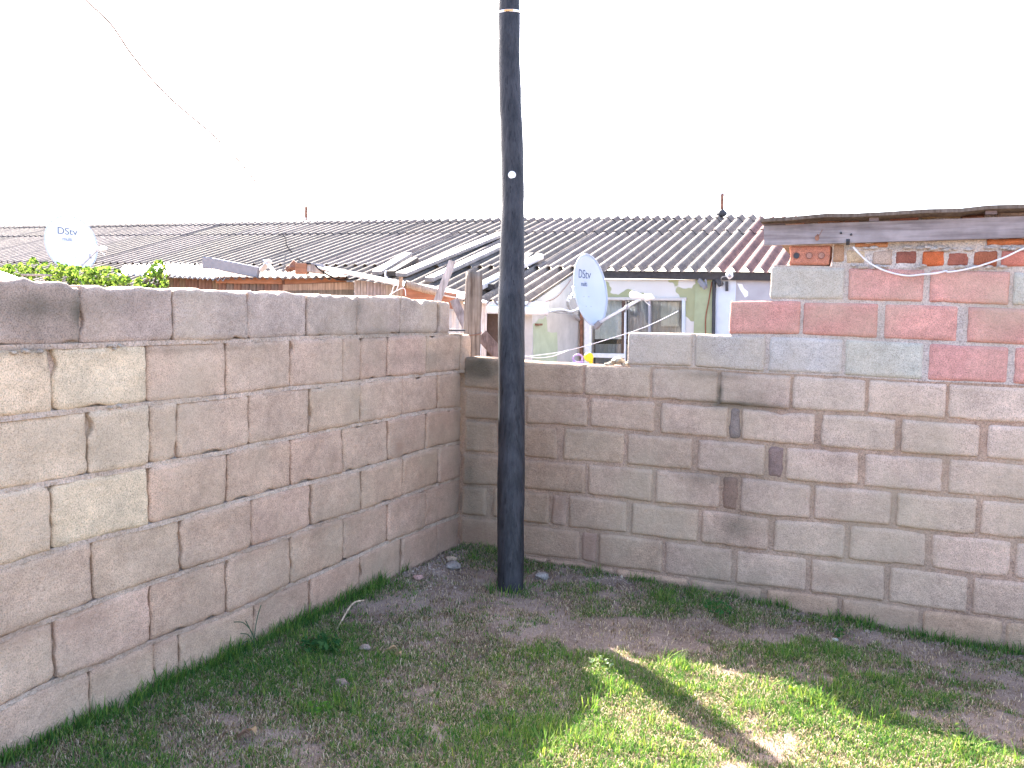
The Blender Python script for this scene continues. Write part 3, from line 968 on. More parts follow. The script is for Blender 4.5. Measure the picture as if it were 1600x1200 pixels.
# local frame: x along D1, y up the slope, z out of the roof
ROT = Matrix((D1, D2, NR)).transposed()
if ROT.determinant() < 0:
    ROT = Matrix((D1, D2, -NR)).transposed()
    flip = -1
else: flip = 1
def put_sheet(me, u, v, w, color, roll=0.0):
    o = bpy.data.objects.new('roof_sheet', me)
    P = PE + D1 * u + D2 * v + NR * w
    link(o, house, P)
    o.rotation_euler = (ROT @ Matrix.Rotation(roll, 3, 'Y')).to_euler()
    o.color = (*color, 1)
    return o
rows = [(v_e0 - 0.0, v_lap + 0.12, 0.000), (v_lap, v_ridge - 0.22 + 0.1, 0.012), (v_ridge - 0.22, v_ridge + 0.03, 0.024)]
row_me = [sheet_mesh('roof_sheet', b - a) for a, b, w in rows]
NC = 17
for j in range(-2, NC):
    for r, (a, b, w) in enumerate(rows):
        if (j < 0 and r == 2) or (j < -1 and r == 1): continue
        g = random.uniform(0.82, 1.12)
        c = (g, g * random.uniform(0.96, 1.0), g * random.uniform(0.94, 1.0))
        if j < 0:
            c = (1.05, 0.74, 0.72) if r == 0 else (1.05, 0.72, 0.72)
            if r == 2: c = (0.85, 0.75, 0.75)
        o = put_sheet(row_me[r], j * SW - RP_ * 0.5, a, w * 1.15 + random.uniform(-0.003, 0.003), c, random.uniform(-0.004, 0.004))
        if j < 0 and r < 2: o['label'] = 'corrugated sheet with faded red paint'
ext_me = sheet_mesh('roof_sheet', v_e0 + 0.10 - v_ext)
u = u_ext - RP_ * 0.5
while u < SW * (NC - 1):
    g = random.uniform(0.85, 1.15)
    put_sheet(ext_me, u, v_ext, -0.014 + random.uniform(-0.002, 0.002), (g, g * 0.97, g * 0.92))
    u += SW
# patched sheets around the lean-to (darker offcuts lying on the roof)
def lying(name, px0, py0, px1, py1, w, h, lift, mat, parent, color=(1, 1, 1), **t):
    a = roof_pt(px0, py0) + NR * lift; b = roof_pt(px1, py1) + NR * lift
    return obj(name, bar(a, b, w, h, NR, 0.15), mat, parent, color, **t)
lying('loose_board', 628, 437, 785, 372, 0.16, 0.045, 0.06, M['tin'], None, label='long pale board lying up the roof slope left of the pole, upper of two', cat='board', group='loose boards on the house roof')
lying('loose_board', 672, 445, 786, 391, 0.12, 0.05, 0.06, M['tin'], None, label='long pale board lying up the roof slope left of the pole, lower of two', cat='board', group='loose boards on the house roof')
lying('loose_board', 735, 466, 844, 410, 0.10, 0.06, 0.07, M['galv'], None, label='pale metal channel whose end sticks out on the roof just right of the pole', cat='board', group='loose boards on the house roof')
lying('loose_board', 590, 433, 637, 404, 0.13, 0.05, 0.05, M['tin'], None, label='short grey offcut on the roof above the shack, left of the long pale boards', cat='board', group='loose boards on the house roof')
lying('loose_board', 612, 434, 648, 412, 0.12, 0.06, 0.05, M['asbestos'], None, (0.5, 0.5, 0.48), label='dark mossy offcut on the roof between the grey offcut and the long boards', cat='board', group='loose boards on the house roof')
lying('loose_board', 765, 455, 828, 404, 0.13, 0.06, 0.045, M['asbestos'], None, (0.35, 0.38, 0.42), label='dark slab end on the roof right of the pole, above the pale channel', cat='board', group='loose boards on the house roof')

# fascia board under the main eave
ev = lambda u, v, w=0: PE + D1 * u + D2 * v + NR * w
obj('fascia_board', bar(ev(-2.0, v_e0 + 0.06, -0.075), ev(u_ext, v_e0 + 0.06, -0.075), 0.03, 0.085, NR), M['dark'], house)
# front wall pieces (vertical plane behind the eave)
PF = PE + D2h * 0.22
nF = -D2h
def fw(px, py, d=0.0):
    return hit(px, py, PF, nF) + nF * d
EZ = lambda p: p.z
def wall_panel(name, pl, x0, x1, ztop_px, zb, zt, mat, thick=0.12, d=0.0, yref=470, color=None, **t):
    """vertical slab between two photo columns on plane pl"""
    P0, nn = pl
    a = hit(x0, yref, P0, nn); b = hit(x1, yref, P0, nn)
    a = a + nn * d; b = b + nn * d
    za, zb_ = (zb, zb); ta, tb = (zt if hasattr(zt, '__len__') else (zt, zt))
    V = []
    for off in (0, -thick):
        V += [Vector((a.x, a.y, za)) + nn * off, Vector((b.x, b.y, zb_)) + nn * off, Vector((b.x, b.y, tb)) + nn * off, Vector((a.x, a.y, ta)) + nn * off]
    Fc = [(0, 1, 2, 3), (7, 6, 5, 4), (0, 4, 5, 1), (1, 5, 6, 2), (2, 6, 7, 3), (3, 7, 4, 0)]
    return obj(name, (V, Fc), mat, house, color, **t)
FP = (PF, nF)
ztop = fw(1100, 437).z
z_win_t = fw(1000, 466).z; z_win_b = fw(1000, 600).z
print('HOUSE z top', ztop, 'win', z_win_t, z_win_b, 'PF', PF)
wall_panel('wall', FP, 905, 925, 0, 0, ztop, M['creamwall'])
wall_panel('wall', FP, 925, 1070, 0, z_win_t, ztop, M['peel'])
wall_panel('wall', FP, 925, 1070, 0, 0, z_win_b, M['creamwall'])
wall_panel('wall', FP, 1070, 1086, 0, 0, ztop, M['peel'])
wall_panel('pilaster', FP, 1086, 1116.5, 0, 0, ztop, M['greenwall'], d=0.012)
wall_panel('wall', FP, 1118, 1149, 0, 0, ztop, M['bluewall'])
wall_panel('wall', FP, 1149, 1260, 0, 0, ztop, M['greywall'])
# peeled white patch on the grey wall
pv = [fw(x, y, 0.004) for x, y in ((1152,443),(1160,444),(1162,450),(1169,456),(1169,462),(1164,465),(1160,458),(1156,452))]
pv2 = [p - nF * 0.004 for p in pv]
m_ = len(pv)
obj('bare_patch', (pv + pv2, [tuple(range(m_))] + [(i, i + m_, (i + 1) % m_ + m_, (i + 1) % m_) for i in range(m_)]), M['white'], house)
# window: frame, sashes, panes
def fwbar(name, x0, y0, x1, y1, w, h, mat, d=0.01, parent=None, **t):
    return obj(name, bar(fw(x0, y0, d), fw(x1, y1, d), w, h, nF), mat, parent or house, **t)
win = empty('window', fw(1000, 530)); win.parent = house; win.location = WPOS[win.name] - WPOS[house.name]
fwbar('lintel', 925, 466.5, 1073, 467.5, 0.035, 0.05, M['creamwall'], 0.012, win)
fwbar('frame', 919, 497, 919, 605, 0.075, 0.05, M['white'], 0.012, win)
fwbar('frame', 1069, 468, 1068, 605, 0.034, 0.05, M['bluewall'], 0.012, win)
fwbar('frame', 910, 430, 909, 605, 0.03, 0.05, M['rust'], 0.015, win)
fwbar('mullion', 974, 470, 973, 605, 0.03, 0.04, M['door'], 0.0, win)
fwbar('mullion', 977.5, 488, 976.5, 605, 0.012, 0.04, M['white'], 0.012, win)
fwbar('mullion', 1015, 470, 1014, 605, 0.022, 0.04, M['greywall'], 0.0, win)
fwbar('sill', 928, 555, 979, 556, 0.05, 0.03, M['white'], 0.04, win)
for (x0, x1) in ((926, 972), (979, 1012), (1017, 1064)):
    V = [fw(x, y, -0.03) for x, y in ((x0, 470), (x1, 470), (x1, 605), (x0, 605))]
    V += [p - nF * 0.004 for p in V]
    obj('pane', (V, [(0, 1, 2, 3), (7, 6, 5, 4), (0, 4, 5, 1), (1, 5, 6, 2), (2, 6, 7, 3), (3, 7, 4, 0)]), M['glass'], win)
def curtain(x0, x1, y0, y1, mat, d=-0.10, folds=6, amp=0.012):
    V = []; Fc = []; n = 40
    for i in range(n + 1):
        x = x0 + (x1 - x0) * i / n
        o_ = amp * math.sin(i / n * folds * 2 * PI) + amp * 0.5 * math.sin(i * 1.7)
        V += [fw(x, y0, d + o_), fw(x, y1, d + o_ * 1.4)]
    for i in range(n): Fc.append((2 * i, 2 * i + 2, 2 * i + 3, 2 * i + 1))
    return obj('curtain', (V, Fc), mat, win, smooth=True)
curtain(925, 975, 468, 530, M['white'], folds=5)
curtain(925, 975, 538, 606, M['greywall'], -0.12, folds=3)
curtain(977, 1016, 468, 522, M['greywall'], folds=6)
curtain(1030, 1058, 472, 510, M['paper'], -0.07, 2, 0.004)
curtain(1015, 1066, 468, 606, M['creamwall'], -0.13, 4)
V = [fw(x, y, -0.5) for x, y in ((900, 440), (1090, 440), (1090, 640), (900, 640))]
obj('room_back', (V, [(0, 1, 2, 3)]), M['inside'], house)
# downpipe, cable, bracket, lamp
obj('downpipe', tube([fw(1116.5, 437, 0.03), fw(1115, 600, 0.03)], 0.018, 10), M['dark'], house)
obj('cable', tube(smooth_path([fw(1113, 440, 0.02), fw(1108, 470, 0.02), fw(1103, 500, 0.02), fw(1104, 540, 0.02)]), 0.006, 6), M['redcable'], house)
obj('bracket', join(bar(fw(1094, 438, 0.05), fw(1106, 450, 0.12), 0.03, 0.05), bar(fw(1104, 436, 0.05), fw(1107, 450, 0.1), 0.02, 0.02), bar(fw(1095, 447, 0.02), fw(1107, 450, 0.1), 0.015, 0.015)), M['greycable'], house)
obj('bracket', join(bar(fw(1122, 437, 0.03), fw(1128, 446, 0.03), 0.09, 0.05), bar(fw(1136.5, 440, 0.03), fw(1136.5, 455, 0.03), 0.02, 0.03)), M['dark'], house)
lc = fw(1148, 432, 0.30)
lamp_r = 0.036
lampo = obj('security_light', join(rock(lc, lamp_r, 1.2, (1, 1, 1), 3)), M['plastic'], house, smooth=True)
fd = (CAM - lc).normalized()
obj('lens', rock(lc + fd * lamp_r * 0.72 + Vector((0, 0, -0.006)), lamp_r * 0.5, 2, (1, 1, 1), 2), M['greycable'], lampo, smooth=True)
obj('cable', tube(smooth_path([lc + Vector((-0.02, 0.02, -0.01)), lc + D1 * 0.08 + Vector((0, 0, -0.03)), fw(1130, 447, 0.04)]), 0.004, 6), M['greycable'], house)

# lean-to extension: front wall, side wall, gutter, door
PX = roof_pt(826, 470)
PXF = PX + D2h * 0.10
XP = (PXF, nF)
corner = hit(832, 480, PXF, nF)
side_n = (CAM - corner); side_n = -D1h if (-D1h).dot(side_n) > 0 else D1h
far = corner + D2h * ((PF - corner).dot(D2h))
print('EXT corner', corner, 'far', far)
def rz(p):   # underside of the roof above a point
    t = (PE - p).dot(NR) / NR.z
    return p.z + t - 0.045
V = []
for off in (0.0, -0.12):
    for (p, z) in ((corner, 0.0), (far, 0.0), (far, rz(far)), (corner, rz(corner))):
        V.append(Vector((p.x, p.y, z)) + side_n * off)
obj('side_wall', (V, [(0, 1, 2, 3), (7, 6, 5, 4), (0, 4, 5, 1), (1, 5, 6, 2), (2, 6, 7, 3), (3, 7, 4, 0)]), M['creamwall'], house)
# pale green rendered patch low on the side wall, with a stepped outline
def sw(px, py, d=0.004): return hit(px, py, corner, side_n) + side_n * d
pv = [sw(x, y) for x, y in ((833,570),(833,506),(837,504),(842,498),(848,499),(852,494),(854,500),(855,518),(862,520),(870,519),(871,545),(869,570))]
pv2 = [p - side_n * 0.004 for p in pv]; m_ = len(pv)
obj('paint_patch', (pv + pv2, [tuple(range(m_))] + [(i, i + m_, (i + 1) % m_ + m_, (i + 1) % m_) for i in range(m_)]), M['palegreen'], house)
obj('nail_plate', bar(sw(835, 507, 0.02), sw(843, 507, 0.02), 0.03, 0.02), M['rust'], house)
wall_panel('front_wall', XP, 812, 832, 0, 0, rz(corner) - 0.0, M['greenwall'])
wall_panel('front_wall', XP, 400, 752, 0, 0, rz(corner) - 0.02, M['creamwall'])
wall_panel('door', XP, 752, 812, 0, 0, rz(corner) - 0.05, M['door'], d=-0.08)
obj('door_frame', bar(hit(757, 478, PXF, nF) + nF * 0.03, hit(757, 640, PXF, nF) + nF * 0.03, 0.045, 0.05, nF), M['white'], house)
g0 = hit(762, 484, PX, nF) + nF * 0.05; g1_ = hit(857, 487, PX, nF) + nF * 0.05
gut = empty('gutter', g0); gut.parent = house; gut.location = WPOS[gut.name] - WPOS[house.name]
obj('trough', tube([g0, g1_], 0.038, 14), M['white'], gut, smooth=True)
obj('back_board', bar(g0 + Vector((0, 0, 0.04)) - nF * 0.045, g1_ + Vector((0, 0, 0.05)) - nF * 0.045, 0.02, 0.09), M['white'], gut)
obj('end_cap', rock(g1_, 0.046, 5, (0.5, 0.9, 1), 2), M['galv'], gut)
obj('waste_pipe', tube(smooth_path([g1_ + Vector((0.02, 0, 0)), at(875, 484, 8.95), at(890, 487, 9.1), at(900, 485, 9.2), at(907, 479, 9.3)]), 0.017, 8), M['galv'], house, smooth=True)
obj('cable', tube(smooth_path([at(858, 486, 8.8), at(874, 489, 8.9), at(892, 489, 9.0), at(903, 484, 9.15)]), 0.006, 6), M['greycable'], house)
obj('cable', tube(smooth_path([sw(850, 472, 0.01), sw(866, 465, 0.02), sw(880, 450, 0.02), sw(890, 436, 0.02)]), 0.003, 6), M['redcable'], house)
# vent pipes on the ridge
def vent(px, ybase, ytop, w, ball):
    p = roof_pt(px, 343); Y = (p - CAM).dot(R3 @ Vector((0, 0, -1)))
    a = at(px, ybase, Y); b = at(px + 0.5, ytop, Y)
    v = empty('vent_pipe', a); v.parent = house; v.location = WPOS[v.name] - WPOS[house.name]
    obj('pipe', tube([a, a.lerp(b, 0.6), b], w, 10), M['rust'], v)
    if ball:
        obj('flashing', rock(at(px - 0.5, 333, Y), 0.062, 2, (1, 1, 0.85), 2), M['dark'], v, smooth=True)
        obj('clamp', bar(b + Vector((-0.03, 0, 0)), b + Vector((0.03, 0, 0)), 0.03, 0.05), M['galv'], v)
    else:
        obj('flashing', bar(at(px - 6, 343, Y), at(px + 1, 342, Y), 0.1, 0.03), M['galv'], v)
vent(1128, 338, 303, 0.023, True)
vent(478, 345, 322, 0.026, False)

# ------------------------------------------------------------------ satellite dishes
def dish(cx, cy, Y, H, label, mount, tint=(1, 1, 1)):
    C = at(cx, cy, Y)
    e = math.radians(9)
    nh = Vector((math.sin(math.radians(56.9)), -math.cos(math.radians(56.9)), 0))
    nn = (nh * math.cos(e) + Vector((0, 0, math.sin(e)))).normalized()
    up = (Vector((0, 0, 1)) - nn * nn.z).normalized()
    rt = up.cross(nn).normalized()
    if rt.dot(Vector((1, 0, 0))) < 0: rt = -rt
    a_, b_ = H * 0.475, H * 0.5
    D = empty('satellite_dish', C - Vector((0, 0, H / 2)), label, 'satellite dish', 'satellite dishes in front of the house')
    V = []; Fc = []; rings = 12; seg = 48
    depth = 0.07
    def surf(x, y): return depth * (x * x / a_ ** 2 + y * y / b_ ** 2 - 1)
    for lay in (0, 1):
        for i in range(1, rings + 1):
            t = i / rings
            for j in range(seg):
                th = 2 * PI * j / seg
                x = a_ * t * math.cos(th); y = b_ * t * math.sin(th)
                V.append(C + rt * x + up * y + nn * (surf(x, y) - lay * 0.008))
    c0 = len(V); V.append(C + nn * surf(0, 0)); V.append(C + nn * (surf(0, 0) - 0.008))
    R_ = rings * seg
    for lay in (0, 1):
        o_ = lay * R_
        for i in range(rings - 1):
            for j in range(seg):
                q = (o_ + i * seg + j, o_ + i * seg + (j + 1) % seg, o_ + (i + 1) * seg + (j + 1) % seg, o_ + (i + 1) * seg + j)
                Fc.append(q if lay == 0 else q[::-1])
        for j in range(seg):
            q = (c0 + lay, o_ + (j + 1) % seg, o_ + j)
            Fc.append(q if lay == 0 else q[::-1])
    for j in range(seg):
        a = (rings - 1) * seg + j; b = (rings - 1) * seg + (j + 1) % seg
        Fc.append((a, b, b + R_, a + R_))
    obj('reflector', (V, Fc), M['dish'], D, tint, smooth=True)
    rim = [C + rt * a_ * math.cos(t) + up * b_ * math.sin(t) for t in np.linspace(0, 2 * PI, 49)]
    obj('rim', tube(rim, 0.006, 6, cap=False), M['dish'], D, smooth=True)
    # arm and receiver
    bot = C - up * b_ * 0.98
    tipp = C + nn * H * 0.72 - up * b_ * 0.48
    obj('arm', bar(bot, tipp, 0.02, 0.028), M['galv'], D)
    obj('arm_foot', bar(bot + Vector((0, 0, -0.03)), bot + (tipp - bot) * 0.12, 0.05, 0.05), M['greycable'], D)
    obj('arm_clip', bar(bot.lerp(tipp, 0.72) - Vector((0, 0, 0.03)), bot.lerp(tipp, 0.72) + Vector((0, 0, 0.03)), 0.03, 0.02), M['greycable'], D)
    ax = (C - tipp).normalized()
    L0 = tipp + Vector((0, 0, 0.03))
    obj('receiver', join(tube([L0 + ax * 0.11, L0 + ax * 0.10, L0 + ax * 0.05, L0, L0 - ax * 0.04], [0.026, 0.036, 0.032, 0.024, 0.020], 14), rock(L0 - ax * 0.06 + rt * 0.045, 0.05, 4, (1.2, 1, 0.75), 2)), M['plastic'], D, smooth=True)
    obj('cable', tube(smooth_path([L0 - ax * 0.05 - Vector((0, 0, 0.03)), L0 + Vector((0.05, 0, -0.05)), L0 + Vector((0.10, 0, -0.09))]), 0.005, 6), M['plastic'], D)
    # mount behind
    mb = C - nn * (depth + 0.02)
    if mount is not None:
        obj('mount', join(bar(mb, mb - nn * 0.10, 0.10, 0.14), tube(smooth_path([mb - nn * 0.1, mb - nn * 0.18 - Vector((0, 0, 0.1)), mount]), 0.019, 10)), M['galv'], D)
    # lettering
    def text(body, size, x, y, name, sx=1.0):
        cu = bpy.data.curves.new(name, 'FONT')
        cu.body = body; cu.size = size; cu.align_x = 'CENTER'; cu.align_y = 'CENTER'; cu.extrude = 0.0006
        cu.space_character = 0.95
        t = bpy.data.objects.new('tmp', cu); COL.objects.link(t)
        dg = bpy.context.evaluated_depsgraph_get()
        me_ = bpy.data.meshes.new_from_object(t.evaluated_get(dg))
        vs = []
        for v in me_.vertices:
            lx = x + v.co.x * sx; ly = y + v.co.y
            vs.append(C + rt * lx + up * ly + nn * (surf(lx, ly) + 0.0015 + v.co.z))
        fs = [tuple(p.vertices) for p in me_.polygons]
        COL.objects.unlink(t); bpy.data.objects.remove(t)
        if vs: obj(name, (vs, fs), M['ink'], D)
    text('DStv', H * 0.165, -0.02 * H, H * 0.225, 'lettering', 1.2)
    text('multi', H * 0.095, -0.02 * H, H * 0.095, 'lettering', 1.0)
    for (x, y) in ((-0.06, -0.08), (0.08, -0.08), (-0.06, -0.22), (0.08, -0.22)):
        q = C + rt * x * H + up * y * H + nn * (surf(x * H, y * H) + 0.001)
        obj('bolt', rock(q, 0.005, 1, (1, 1, 1), 1), M['greycable'], D)
    return D
wallpt = fw(905, 500, 0.0)
dish(923.5, 453, 9.0, 0.735, 'pale blue satellite dish seen half edge-on just right of the pole', wallpt)
d2c = at(112, 381, 11.9)
dish(112, 381, 11.9, 0.775, 'round white satellite dish rising behind the green creeper at far left', at(118, 470, 12.3), (1.45, 1.4, 1.28))  # same dish paint, tint brightened to put the light of its facing into the colour

# ------------------------------------------------------------------ timber shack between wall and house
YS = 7.0
shack = empty('timber_shack', Vector((at(400, 450, YS).x, at(400, 450, YS).y, 0)), 'patched timber and tin shack peeping over the left wall below the house roof', 'shack')
def seg_at(px, py, Y=YS): return at(px, py, Y)
x = 262.0
cols = [(0.95, 0.62, 0.5), (0.85, 0.55, 0.45), (1.0, 0.8, 0.6), (0.75, 0.6, 0.55), (0.95, 0.9, 0.85), (0.8, 0.72, 0.68)]
while x < 441:
    w = random.uniform(9, 13)
    ytop = 434 + (x - 262) / 180 * 4
    c = cols[random.randrange(3)] if x < 350 else cols[random.randrange(6)]
    a = seg_at(x + w / 2, ytop, YS + random.uniform(-0.01, 0.01)); b = seg_at(x + w / 2, 500, YS); b = Vector((a.x, a.y, 0.3))
    obj('plank', bar(b, a, w / F * YS * 0.97, 0.022, Vector((0, -1, 0)), 0.1), M['weathered'], shack, tuple(q * 0.62 for q in c))
    x += w
obj('rail', bar(seg_at(338, 437.5, YS - 0.03), seg_at(441, 439, YS - 0.03), 0.03, 0.05), M['orange'], shack, (0.9, 0.9, 0.9))
a = seg_at(443, 446, YS); b = seg_at(553, 444, YS)
obj('board', bar(seg_at(443, 441, YS), seg_at(541, 438, YS), 0.03, 0.055), M['orange'], shack, (0.9, 0.9, 0.9))
obj('board', bar(seg_at(443, 449.5, YS - 0.005), seg_at(553, 447, YS - 0.005), 0.03, 0.055, jitter=0.008), M['weathered'], shack, (1.0, 0.82, 0.68))
obj('board', bar(seg_at(443, 463, YS), seg_at(553, 461, YS), 0.03, 0.09, jitter=0.008), M['weathered'], shack, (0.45, 0.43, 0.38))
x = 554.0
while x < 620:
    w = random.uniform(8, 12)
    ytop = 438 + max(0, (x - 560)) * 0.16
    a = seg_at(x + w / 2, ytop, YS - 0.1); b = Vector((a.x, a.y, 0.3))
    obj('plank', bar(b, a, w / F * YS * 0.96, 0.022, Vector((0, -1, 0)), 0.1), M['weathered'], shack, (random.uniform(0.95, 1.15),) * 2 + (1.15,))
    x += w
obj('board', bar(seg_at(629, 458, YS - 0.3), seg_at(712, 471, YS - 0.3), 0.03, 0.12), M['orange'], shack, (1.05, 1.0, 1.0))
# corrugated tin on the shack
def tin(p00, p10, p11, p01, n_rib, amp, name='roof_sheet', mat=None, parent=None, color=(1, 1, 1)):
    V = []; Fc = []; nx_ = n_rib * 6; ny_ = 6
    nrm = (p10 - p00).cross(p01 - p00).normalized()
    if nrm.z < 0: nrm = -nrm
    for lay in (0, 1):
        for j in range(ny_ + 1):
            for i in range(nx_ + 1):
                s_, t_ = i / nx_, j / ny_
                p = (p00 * (1 - s_) + p10 * s_) * (1 - t_) + (p01 * (1 - s_) + p11 * s_) * t_
                p = p + nrm * (amp * math.cos(2 * PI * n_rib * s_) + 0.012 * noise.noise(p * 2.2) - lay * 0.003)
                V.append(p)
    w = nx_ + 1; q = w * (ny_ + 1)
    for j in range(ny_):
        for i in range(nx_):
            a = j * w + i
            Fc.append((a, a + 1, a + w + 1, a + w)); Fc.append((q + a, q + a + w, q + a + w + 1, q + a + 1))
    for i in range(nx_):
        Fc.append((i, q + i, q + i + 1, i + 1))
    return obj(name, (V, Fc), mat or M['tin'], parent, color, smooth=True)
tin(seg_at(258, 432, YS - 0.1), seg_at(352, 436, YS - 0.1), seg_at(345, 417, YS + 0.95), seg_at(256, 412, YS + 0.95), 12, 0.011, parent=shack)
tin(seg_at(350, 433.5, YS - 0.12), seg_at(545, 437, YS - 0.12), seg_at(528, 425, YS + 0.9), seg_at(345, 421, YS + 0.9), 16, 0.012, mat=M['asbestos'], parent=shack, color=(1.0, 0.9, 0.85))
tin(seg_at(182, 430, YS + 0.4), seg_at(262, 430, YS + 0.4), seg_at(262, 412, YS + 1.1), seg_at(196, 415, YS + 1.1), 9, 0.010, mat=M['galv'], parent=shack)
# long folded tin capping running down to the right
pts0 = [(505, 422), (540, 429), (616, 445.5), (700, 464), (760, 475)]
top_ = [(480, 411), (540, 422), (616, 437), (690, 449), (760, 470)]
V = []; Fc = []
for (p, q) in zip(pts0, top_):
    V += [seg_at(p[0], p[1], YS - 0.33), seg_at(p[0], p[1] - 2.2, YS - 0.335), seg_at(q[0], q[1], YS + 0.12), seg_at(q[0], q[1] + 2.2, YS + 0.12)]
for i in range(len(pts0) - 1):
    for j in range(4):
        a = i * 4 + j; b = i * 4 + (j + 1) % 4
        Fc.append((a, b, b + 4, a + 4))
Fc += [(0, 3, 2, 1), (16, 17, 18, 19)]
obj('tin_capping', (V, Fc), M['galv'], shack)
V = [seg_at(x, y, yy) for x, y, yy in ((690, 459, YS - 0.3), (728, 466, YS - 0.3), (727, 457, YS + 0.3), (694, 449, YS + 0.3))]
V += [p - Vector((0, 0, 0.006)) for p in V]
obj('tin_sheet', (V, [(0, 1, 2, 3), (7, 6, 5, 4), (0, 4, 5, 1), (1, 5, 6, 2), (2, 6, 7, 3), (3, 7, 4, 0)]), M['galv'], shack)
# white uprights seen in the gap
for (px, w, yt) in ((709, 6, 486), (721, 7, 470), (731, 9, 466), (757, 8, 474)):
    a = seg_at(px, yt, YS - 0.2); b = Vector((a.x, a.y, 0.2))
    obj('upright', bar(b, a, w / F * YS, 0.03, Vector((0, -1, 0))), M['weathered'], shack, (1.9, 1.95, 2.0))
# loose things lying on the shack
t = seg_at
obj('steel_beam', join(bar(t(330, 411, YS), t(404, 426, YS - 0.05), 0.05, 0.085), bar(t(318, 410.5, YS), t(331, 411.5, YS), 0.05, 0.09)), M['greycable'], None, label='grey channel beam with rusty end lying on the left end of the shack roof', cat='beam')
obj('wooden_block', bar(t(463, 419.5, YS - 0.1), t(481, 419.5, YS - 0.1), 0.08, 0.085), M['orange'], None, label='squared orange-brown timber end lying on the middle of the shack roof', cat='timber')
obj('timber_offcut', bar(t(482, 418, YS - 0.1), t(506, 421, YS - 0.1), 0.08, 0.075), M['weathered'], None, (1.1, 1.1, 1.15), label='grey board end beside the orange timber on the shack roof', cat='timber')
obj('rusty_scrap', join(bar(t(448, 424, YS), t(462, 409, YS), 0.04, 0.05, jitter=0.02), rock(t(456, 418, YS), 0.04, 3, (1, 1, 0.8), 2)), M['rust'], None, label='rusty metal scrap leaning on the orange timber block', cat='scrap')
obj('crumpled_sheet', join(bar(t(408, 424, YS), t(421, 406, YS), 0.09, 0.02, jitter=0.03), bar(t(414, 407, YS), t(428, 424, YS), 0.10, 0.02, jitter=0.03)), M['galv'], None, label='crumpled piece of grey sheet on the shack roof left of the orange timber', cat='scrap')
lg = empty('log', t(635, 445, YS - 0.45), 'short dark-ended log lying on the shack roof right of the wooden peg', 'log')
obj('bark', tube([t(634 + i * 6, 444 + i * 1.6, YS - 0.45) for i in range(10)], [0.028] * 10, 12, rough=0.004), M['weathered'], lg, (1.1, 0.95, 0.8), smooth=True)
a = t(634, 444, YS - 0.452)
obj('dark_end', tube([a + Vector((-0.006, 0, 0.0015)), a], 0.0285, 14), M['dark'], lg)
obj('wooden_peg', bar(t(625, 464, YS - 0.55), t(626, 433, YS - 0.55), 0.03, 0.03, Vector((0, -1, 0)), jitter=0.006), M['weathered'], None, (1.0, 0.75, 0.55), label='small upright wooden peg standing behind the wall top left of the log', cat='peg')
obj('steel_post', join(bar(t(682, 474, YS - 0.9), t(707, 408, YS - 0.9), 0.052, 0.012, Vector((0, -1, 0))), bar(t(686, 474, YS - 0.88), t(711, 408, YS - 0.88), 0.01, 0.04, Vector((0, -1, 0)))), M['weathered'], None, (1.3, 1.35, 1.45), label='thin grey steel angle leaning to the right behind the left wall', cat='post')
obj('loose_plank', bar(t(709, 468, 6.3), t(733, 520, 6.3), 0.062, 0.02, Vector((0.2, -1, 0.2))), M['weathered'], None, (0.8, 0.8, 0.88), label='grey plank leaning between the left wall end and the round post', cat='plank')
obj('loose_plank', bar(t(752, 523, 6.0), t(790, 566, 6.0), 0.085, 0.02, Vector((0.2, -1, 0.2))), M['weathered'], None, (0.62, 0.5, 0.48), label='reddish brown plank sloping down between the round post and the pole', cat='plank')
obj('tie_wire', tube(smooth_path([t(611, 462, 6.2), t(615, 448, 6.2), t(622, 445, 6.2), t(618, 455, 6.2), t(608, 461, 6.2), t(630, 450, 6.2), t(634, 462, 6.2)]), 0.0025, 5), M['cord'], None, label='tangle of pale wire round the wooden peg', cat='wire')
obj('bent_nail', tube(smooth_path([t(603, 422, YS - 0.2), t(602, 428, YS - 0.2), t(604, 434, YS - 0.2), t(612, 439, YS - 0.2)]), 0.006, 6), M['cord'], None, label='bent pale wire hook sticking up from the tin capping', cat='wire')

# ------------------------------------------------------------------ lean-to roof on the right
lean = empty('lean_to_roof', WR.P(WR.sz(1400, 350)[0], WR.sz(1400, 350)[1]), 'low shed roof with a wide grey fascia board resting on the brick courses at right', 'roof')
def wp(px, py, d): 
    # point on a plane parallel to the right wall, d in front
    return hit(px, py, WR.o + WR.n * d, WR.n)
def slab_on(pts_px, d, thick, name, mat, color=(1, 1, 1), **t_):
    V = [wp(x, y, d) for x, y in pts_px]
    V2 = [p - WR.n * thick for p in V]
    m = len(V)
    return obj(name, (V + V2, [tuple(range(m)), tuple(range(2 * m - 1, m - 1, -1))] + [(i, i + m, (i + 1) % m + m, (i + 1) % m) for i in range(m)]), mat, lean, color, **t_)
slab_on([(1193, 352.5), (1325, 347.5), (1475, 342.5), (1600, 337.5), (1760, 331), (1760, 365), (1600, 371), (1475, 375), (1325, 379.5), (1194, 383.5)], 0.045, 0.035, 'fascia_board', M['fascia'])
slab_on([(1192, 341), (1226, 339.5), (1226, 351), (1192, 352)], 0.03, 0.03, 'packing_board', M['fascia'], (0.7, 0.62, 0.6))
for (a_, b_, y) in ((1358, 1373, 336), (1540, 1558, 325)):
    slab_on([(a_, y - 3), (b_, y - 3.5), (b_, y + 9), (a_, y + 9.5)], 0.05, 0.06, 'bracket', M['fascia'], (0.75, 0.72, 0.8))
